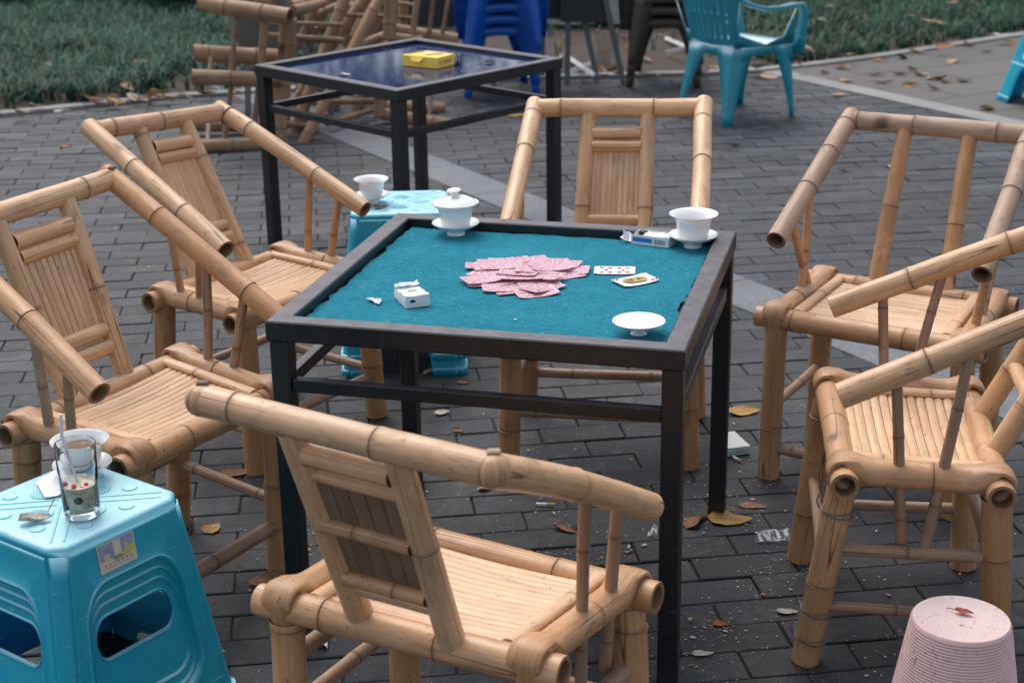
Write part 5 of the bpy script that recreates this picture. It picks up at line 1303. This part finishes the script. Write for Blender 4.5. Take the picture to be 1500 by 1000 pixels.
wreck('bamboo armchair standing at the back of the heap, its posts fanning up to the right', [
    ('back_post', (930, -30, 9.7), (700, 330, 9.6), .024, 's'), ('back_post', (1010, -30, 9.7), (850, 240, 9.6), .022, 's'), ('armrest', (1110, -30, 9.75), (960, 230, 9.6), .028, 's'), ('leg', (780, -30, 9.6), (660, 250, 9.5), .03, 's'),
    ('leg', (690, -30, 9.6), (600, 200, 9.5), .026, 's'), ('seat_rail', (620, 60, 9.5), (1080, 20, 9.7), .024, 's'), ('seat_rail', (600, 160, 9.5), (1060, 140, 9.7), .02, 's'), ('stretcher', (600, 450, 9.5), (1000, 500, 9.6), .016, 's'),
    ('stretcher', (620, 620, 9.0), (980, 620, 9.3), .015, 's'), ('leg', (700, 380, 9.4), (610, 600, 9.3), .028, 's'), ('leg', (960, 380, 9.5), (900, 600, 9.4), .028, 's')], (-1.0, 9.5, 0))
wreck('bamboo armchair lying at the right of the heap, legs to the right', [
    ('seat_rail', (1095, -30, 9.0), (1082, 205, 8.95), .036, 's'), ('seat_rail', (1038, 400, 9.0), (1030, 605, 8.95), .033, 's'), ('seat_rail', (1160, -30, 9.3), (1150, 180, 9.3), .03, 's'), ('leg', (1085, 150, 9.1), (1432, 208, 9.15), .036, 's'), ('leg', (1080, 195, 8.98), (1250, 215, 9.0), .03, 's'),
    ('leg', (1060, 555, 9.2), (1368, 562, 9.3), .035, 'h1'), ('leg', (1050, 590, 8.98), (1450, 658, 8.9), .036, 's'), ('stretcher', (1232, -30, 9.05), (1200, 200, 9.0), .019, 's'), ('stretcher', (1315, -30, 9.1), (1290, 190, 9.1), .012, 's'), ('stretcher', (1395, -30, 9.12), (1355, 200, 9.12), .012, 's'),
    ('stretcher', (1302, 480, 9.1), (1290, 625, 8.98), .012, 's'), ('stretcher', (1130, 18, 9.2), (1230, 28, 9.2), .011, 's'), ('stretcher', (1130, 90, 9.25), (1230, 95, 9.25), .011, 's')], (-.7, 9.0, 0))

# ------------------------------------------------------------------ folded boards and loose frames behind
def bar(mb, a, b, w, t):
    a, b = V(a), V(b); d = b - a; x = d.normalized(); z = V((0, -1, .15)); z = (z - x * z.dot(x)).normalized(); y = z.cross(x)
    mb.box((a + b) / 2, (d.length, w, t), Matrix((x, y, z)).transposed(), bev=.002)
M['oliv'] = flat('olive_black_board', (.035, .040, .036), .6, .4, 8)
M['gboard'] = flat('grey_board', (.12, .115, .095), .7, .4, 10)
M['gsteel'] = flat('grey_green_steel', (.12, .15, .15), .4, .3, 12)
M['alu'] = flat('white_aluminium', (.70, .70, .72), .3, .15, 12)
def folded(x0, y0, lean, label, w=.26, hh=1.2, xs=0, mat='oliv'):
    root = empty('folded_table', (x0, y0, 0), 0, label, 'folding table', 'folded tables leaning behind the glass topped table')
    mb = MB(); mb.box((0, lean * .5, hh / 2 + .25), (w, .03, hh - .25), Matrix.Rotation(R(-7), 3, 'X') @ Matrix.Rotation(R(3), 3, 'Y'), bev=.004); mb.build('table_panel', M[mat], root)
    for a, b in (((-w * .45, -.05, 0), (-w * .35, lean + .0, hh)), ((w * .75, -.12, 0), (-w * .1, lean, hh))):
        mb = MB(); bar(mb, a, b, .035, .02); mb.build('leg', M['gsteel'], root, smooth=0)
folded(.52, 10.25, .12, 'dark folded table with a slanting steel leg, leaning left of the brown chairs', .30)
folded(.36, 10.42, .12, 'dark folded table behind, next to the blue chair stack', .30)
folded(-.40, 10.2, .12, 'dark folded board standing behind the heap of bamboo chairs', .42)
folded(-.05, 10.9, .1, 'dark folded board between heap and blue chair stack', .4)
folded(-1.36, 9.35, .1, 'grey board standing upright behind the left of the heap', .42, .95, mat='gboard')
for i, (a, b, c_) in enumerate((((830, 108), (868, 92), 'pale metal strip lying on the ground left of the folded table leg'), ((832, 84), (870, 110), 'pale metal strip crossing the other behind the folded table'), ((975, 56), (1012, 72), 'pale metal strip behind the brown chair legs'), ((976, 78), (1008, 70), 'short pale metal strip behind the teal armchair leg'))):
    p, q = at(*a, .03), at(*b, .12 if i % 2 else .05); p.z = .03; q.z = .12 if i % 2 else .05
    mb = MB(); bar(mb, p, q, .03, .015); tag(mb.build('metal_strip', M['alu'], smooth=0), c_, 'metal strip')
# pale bundle of sticks between
root = empty('twig_bundle', at(884, 95, 0), 0, 'short upright bundle of pale sticks beside the brown chairs', 'bundle')
for i in range(9):
    mb = MB(); x = (i - 4) * .011; simple_tube(mb, [(x, rnd.uniform(-.03, .03), 0), (x * 1.4 + .02, rnd.uniform(-.03, .03), rnd.uniform(.2, .27))], .005, 6); mb.build('stick', M['leaf_pale'], root)

# ------------------------------------------------------------------ the setting
KL = [(-30, -2.5), (-9, 6.3), (-6, 7.95), (-3.05, 9.33), (-2.6, 9.56), (-2.16, 9.82), (-1.6, 9.98), (-.8, 10.18), (.2, 10.32), (1.2, 10.38), (1.65, 10.45), (2.05, 10.64), (2.65, 11.0), (3.85, 11.85), (6.5, 13.75), (12, 17.6), (30, 30)]
def kerb_y(x):
    for (a, b), (c, d) in zip(KL, KL[1:]):
        if a <= x <= c: return b + (d - b) * (x - a) / (c - a)
    return 30
mb = MB(); mb.face([mb.vert(q) for q in ((-150, -150, -.035), (150, -150, -.035), (150, 150, -.035), (-150, 150, -.035))]); tag(mb.build('ground', M['joint'], smooth=0), kind='structure')
mb = MB(); mb.face([mb.vert(q) for q in ((-9, .5, -.0075), (9, .5, -.0075), (9, 9.5, -.0075), (2.2, 10.6, -.0075), (-1.5, 9.9, -.0075), (-9, 6.4, -.0075))]); tag(mb.build('joint_sand', M['sand'], smooth=0), kind='structure')
# planting soil beyond the kerb
mb = MB(); prev = None
for x, y in KL:
    row = [mb.vert((x, y + .05, .004)), mb.vert((x * 1.0, y + 6, .004)), mb.vert((x * 1.2, y + 70, .004))]
    if prev: mb.face((prev[0], row[0], row[1], prev[1])); mb.face((prev[1], row[1], row[2], prev[2]))
    prev = row
tag(mb.build('planting_soil', M['soil'], smooth=0), kind='structure')
# paving bricks, one small bevelled block each, in running bond
BA = R(7.2); BL_, BW_ = .245, .111; ca_, sa_ = math.cos(BA), math.sin(BA)
SA = R(-60.2); sn = V((math.cos(SA + math.pi / 2), math.sin(SA + math.pi / 2), 0)); SOFF = 3.54      # stone strip: normal and distance
CN = V((.868, .497, 0)); COFF = 6.74
mb = MB()
for r_ in range(-60, 140):
    for c_ in range(-40, 40):
        cx = (c_ + (.5 if r_ % 2 else 0)) * BL_; cy = r_ * BW_
        x, y = cx * ca_ - cy * sa_, cx * sa_ + cy * ca_ 
        if y < 1.0 or abs(x) > .52 * y + 1.4 or y > kerb_y(x) + .04: continue
        if x * CN.x + y * CN.y > COFF + .02: continue
        far = y > 7.6
        hx, hy = BL_ / 2 - rnd.uniform(.0010, .0026), BW_ / 2 - rnd.uniform(.0010, .0028); zz = rnd.uniform(-.0030, .0012); tx, ty = rnd.gauss(0, .004), rnd.gauss(0, .008)
        t = min(1, max(0, rnd.gauss(.42, .22))); 
        if rnd.random() < .12: t = rnd.uniform(.75, 1)
        b = rnd.uniform(.0018, .0035); rot = BA + rnd.gauss(0, .004); c2, s2 = math.cos(rot), math.sin(rot)
        jx, jy = [rnd.gauss(0, .0009) for _ in range(4)], [rnd.gauss(0, .0009) for _ in range(4)]
        def w(px, py, z): return (x + px * c2 - py * s2, y + px * s2 + py * c2, z + zz + px * tx + py * ty)
        lay = ((0, -.03), (0, -b), (b, 0)) if not far else ((0, -.012), (b * .6, 0))
        ids = [[mb.vert(w(sx * (hx - i) + jx[k_], sy * (hy - i) + jy[k_], z), (0, 0), t) for k_, (sx, sy) in enumerate(((-1, -1), (1, -1), (1, 1), (-1, 1)))] for i, z in lay]
        for u in range(len(ids) - 1):
            for k in range(4): mb.face((ids[u][k], ids[u][(k + 1) % 4], ids[u + 1][(k + 1) % 4], ids[u + 1][k]))
        mb.face(ids[-1])
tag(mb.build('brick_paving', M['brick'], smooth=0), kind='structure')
# diagonal granite strip laid in slabs
def strip(name, n, off, w, t0, t1, mat, z, L_=.6, kind='structure'):
    d = V((n.y, -n.x, 0)); mb = MB(); t = t0
    while t < t1:
        l2 = L_ * rnd.uniform(.95, 1.05); c = n * off + d * (t + l2 / 2) + V((0, 0, z - .01))
        mb.box(c, (l2 - .004, w, .02), Matrix.Rotation(math.atan2(d.y, d.x), 3, 'Z'), bev=.002); t += l2
    tag(mb.build(name, mat, smooth=0), kind=kind)
strip('granite_strip', CN, 3.54, .245, -10, 3.0, M['granite'], .0045)
strip('pale_stone_strip', CN, COFF, .16, -8.45, 3.0, M['kerb'], .008, .9)
# slab path beyond the pale strip
d = V((CN.y, -CN.x, 0)); mb = MB(); e = CN * (COFF - .02)
pts = [e + d * 4, e + d * -8.35]
pts += [V((x, y + .03, 0)) for x, y in KL if x > 2.0 and x < 13]
mb.face([mb.vert((p.x, p.y, .006)) for p in pts]); tag(mb.build('slab_path', M['slab'], smooth=0), kind='structure')
# kerb
mb = MB()
for (a, b), (c, d2) in zip(KL[1:], KL[2:-1]):
    p, q = V((a, b, 0)), V((c, d2, 0)); L_ = (q - p).length; n_ = max(1, round(L_ / .9))
    for i in range(n_):
        u, v = p.lerp(q, i / n_), p.lerp(q, (i + 1) / n_); dd_ = v - u
        mb.box((u + v) / 2 + V((0, .05, .006)), (dd_.length - .004, .10, .035), Matrix.Rotation(math.atan2(dd_.y, dd_.x), 3, 'Z'), bev=.004)
tag(mb.build('lawn_kerb', M['kerb'], smooth=0), kind='structure')
# lawn
mb = MB(); rg = random.Random(3)
def blade(x, y, a, L_, w, lean, t, z0=.0):
    dx, dy = math.cos(a), math.sin(a); px, py = -dy * w, dx * w; prev = None
    for i, f in enumerate((0, .35, .7, 1.0)):
        h = L_ * (math.sin(f * math.pi / 2 * (1.25 if lean > .5 else 1)) * (1 - .35 * lean)); r_ = L_ * lean * f * f
        k = 1 - f * .85 if f < 1 else .05
        row = (mb.vert((x + dx * r_ - px * k, y + dy * r_ - py * k, z0 + h), (0, 0), t), mb.vert((x + dx * r_ + px * k, y + dy * r_ + py * k, z0 + h), (0, 0), t))
        if prev: mb.face((prev[0], prev[1], row[1], row[0]))
        prev = row
cnt = 0
for i in range(88000):
    x = rg.uniform(-9.6, 9.8); y = rg.uniform(6.8, 17.2); k = kerb_y(x)
    if y < k + .13 or abs(x) > .55 * y + 1.2 or (abs(x) > .36 * y + .9 and rg.random() > .55): continue
    if -1.35 < x < 1.72 and y < 12.6: 
        if rg.random() > .02: continue
    edge = y - k
    if edge < .5 and rg.random() > (.35 + edge if x < 0 else .8 + edge): continue
    dens = .55 + .6 * mnoise.noise(V((x * 1.3, y * 1.3, 0)))
    if rg.random() > (dens * 1.15 if x < 0 else dens * .8 + .38) * .62: continue
    cnt += 1
    right = x > 1.6; nb = rg.randint(7, 11); base = .42 + .45 * mnoise.noise(V((x * 2.2, y * 2.2, 4))) - (.06 if right else 0)
    for j in range(nb):
        a = rg.uniform(0, 6.28); L_ = rg.uniform(.11, .20) * (1.25 if not right else .85)
        t = min(.93, max(0, base + rg.gauss(0, .18)))
        if rg.random() < (.05 if right else .015): t = 1
        blade(x + rg.gauss(0, .012), y + rg.gauss(0, .012), a, L_, rg.uniform(.0022, .0042), rg.uniform(.55, 1.25), t)
print('grass clumps', cnt)
tag(mb.build('lawn_grass', M['grass'], smooth=0), kind='stuff')
# clipped shrubs behind the left lawn
def shrubmat():
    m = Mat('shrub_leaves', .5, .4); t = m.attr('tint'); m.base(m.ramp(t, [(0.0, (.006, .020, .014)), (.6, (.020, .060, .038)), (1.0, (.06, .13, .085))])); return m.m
M['shrub'] = shrubmat()
def shrub(x, y, rx, ry, h, label):
    root = empty('low_shrub', (x, y, 0), 0, label, 'shrub', 'low shrubs behind the lawn'); mb = MB(); rg2 = random.Random(int(x * 100))
    for i in range(2600):
        th = rg2.uniform(0, 6.28); ph = math.acos(rg2.uniform(-.15, 1)); rr = rg2.uniform(.72, 1.0) * (1 + .18 * mnoise.noise(V((math.cos(th) * 2, math.sin(th) * 2, ph * 2 + x))))
        c = V((rx * rr * math.sin(ph) * math.cos(th), ry * rr * math.sin(ph) * math.sin(th), h * .5 + h * .5 * rr * math.cos(ph)))
        n = (c - V((0, 0, h * .4))).normalized(); n = (n + V((rg2.gauss(0, .5), rg2.gauss(0, .5), rg2.gauss(0, .5)))).normalized(); a_, b_ = frame(n); L_ = rg2.uniform(.035, .07); wv = L_ * .4
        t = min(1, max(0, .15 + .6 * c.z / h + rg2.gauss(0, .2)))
        mb.face([mb.vert(c + a_ * p + b_ * q, (0, 0), t) for p, q in ((-L_, 0), (0, -wv), (L_, 0), (0, wv))])
    mb.build('foliage', M['shrub'], root, smooth=0)
    for k in range(4):
        mb = MB(); a = k * 1.6; simple_tube(mb, [(0, 0, 0), (rx * .3 * math.cos(a), ry * .3 * math.sin(a), h * .5), (rx * .6 * math.cos(a), ry * .6 * math.sin(a), h * .8)], [.02, .012, .005], 6); mb.build('stem', M['peg'], root)
for i, x in enumerate((-6.4, -5.4, -4.5, -3.6, -2.8, -2.0)):
    shrub(x, 14.75 - .12 * i + .25 * (i % 2), .62, .5, .55, ['dark leafy shrub at the far left corner behind the lawn', 'second dark leafy shrub from the left behind the lawn', 'third dark leafy shrub from the left behind the lawn', 'fourth dark leafy shrub from the left behind the lawn', 'fifth dark shrub behind the lawn, above the left chair', 'last dark shrub of the row behind the lawn'][i])
def tree(x, y, r_, h, label):
    root = empty('unseen_tree', (x, y, 0), 0, label, 'tree', 'unseen trees added beyond the lawn'); mb = MB(); rg2 = random.Random(int(x * 77) + 5)
    simple_tube(mb, [(0, 0, 0), (.03, .02, h * .3), (-.04, .05, h * .6), (.05, 0, h * .85)], [.13, .11, .07, .02], 10); mb.build('trunk', M['peg'], root)
    mb = MB()
    cl = [(V((rg2.gauss(0, r_ * .45), rg2.gauss(0, r_ * .35), h * rg2.uniform(.18, .95))), rg2.uniform(.5, .95)) for _ in range(26)]
    for c, cr in cl:
        for i in range(150):
            d_ = V((rg2.gauss(0, 1), rg2.gauss(0, 1), rg2.gauss(0, .8))).normalized() * cr * rg2.uniform(.55, 1.05); p = c + d_
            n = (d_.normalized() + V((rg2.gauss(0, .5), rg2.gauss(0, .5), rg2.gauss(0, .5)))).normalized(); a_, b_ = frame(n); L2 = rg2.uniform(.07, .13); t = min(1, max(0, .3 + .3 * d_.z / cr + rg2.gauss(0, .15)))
            if p.z > .1: mb.face([mb.vert(p + a_ * u + b_ * v, (0, 0), t) for u, v in ((-L2, 0), (0, -L2 * .4), (L2, 0), (0, L2 * .4))])
    mb.build('crown', M['shrub'], root, smooth=0)
for i, x in enumerate((-8.2, -5.6, -3.1, -.6, 2.0, 4.6, 7.4)):  # trees out of view, added to darken the glass reflection and the back light
    tree(x, 18.6 + .5 * (i % 2), 1.9, 5.2, 'unseen dark tree added beyond the lawn, mirrored in the blue glass top')
# pale screen behind the folded tables, half hidden
mb = MB(); sheet(mb, [(.2, 12.6, 0), (1.5, 12.5, 0), (1.5, 12.9, .9), (.2, 13.0, .9)], 14, .05, 0, 3)
tag(mb.build('grey_tarpaulin', flat('grey_green_tarpaulin', (.20, .22, .20), .8, .3, 5), smooth=60), 'sagging grey green sheet hung behind the folded tables', 'tarpaulin')

# ------------------------------------------------------------------ light
SUN_EL, SUN_AZ = R(60), R(-28)          # azimuth from +Y towards +X
w = bpy.data.worlds.new('World'); scene.world = w; w.use_nodes = True
nt = w.node_tree; bg = nt.nodes['Background']; sky = nt.nodes.new('ShaderNodeTexSky'); sky.sky_type = 'NISHITA'; sky.sun_disc = False
sky.sun_elevation = SUN_EL; sky.sun_rotation = SUN_AZ; sky.air_density = 1.0; sky.dust_density = 2.0; sky.ozone_density = 1.0
hs = nt.nodes.new('ShaderNodeHueSaturation'); hs.inputs['Saturation'].default_value = .5; hs.inputs['Value'].default_value = 1.35
nt.links.new(sky.outputs[0], hs.inputs['Color']); nt.links.new(hs.outputs[0], bg.inputs['Color']); bg.inputs['Strength'].default_value = .15
sun = bpy.data.lights.new('sun', 'SUN'); sun.energy = 2.7; sun.angle = R(55); sun.color = (1, .955, .90)
so = bpy.data.objects.new('sun', sun); COL.objects.link(so)
dv = V((math.sin(SUN_AZ) * math.cos(SUN_EL), math.cos(SUN_AZ) * math.cos(SUN_EL), math.sin(SUN_EL)))
so.rotation_euler = dv.to_track_quat('Z', 'Y').to_euler(); so.location = dv * 20
scene.view_settings.view_transform = 'Standard'; scene.view_settings.look = 'None'; scene.view_settings.exposure = 0; scene.view_settings.gamma = 1
scene.render.engine = 'CYCLES'
scene.cycles.max_bounces = 8; scene.cycles.transmission_bounces = 8; scene.cycles.use_denoising = True
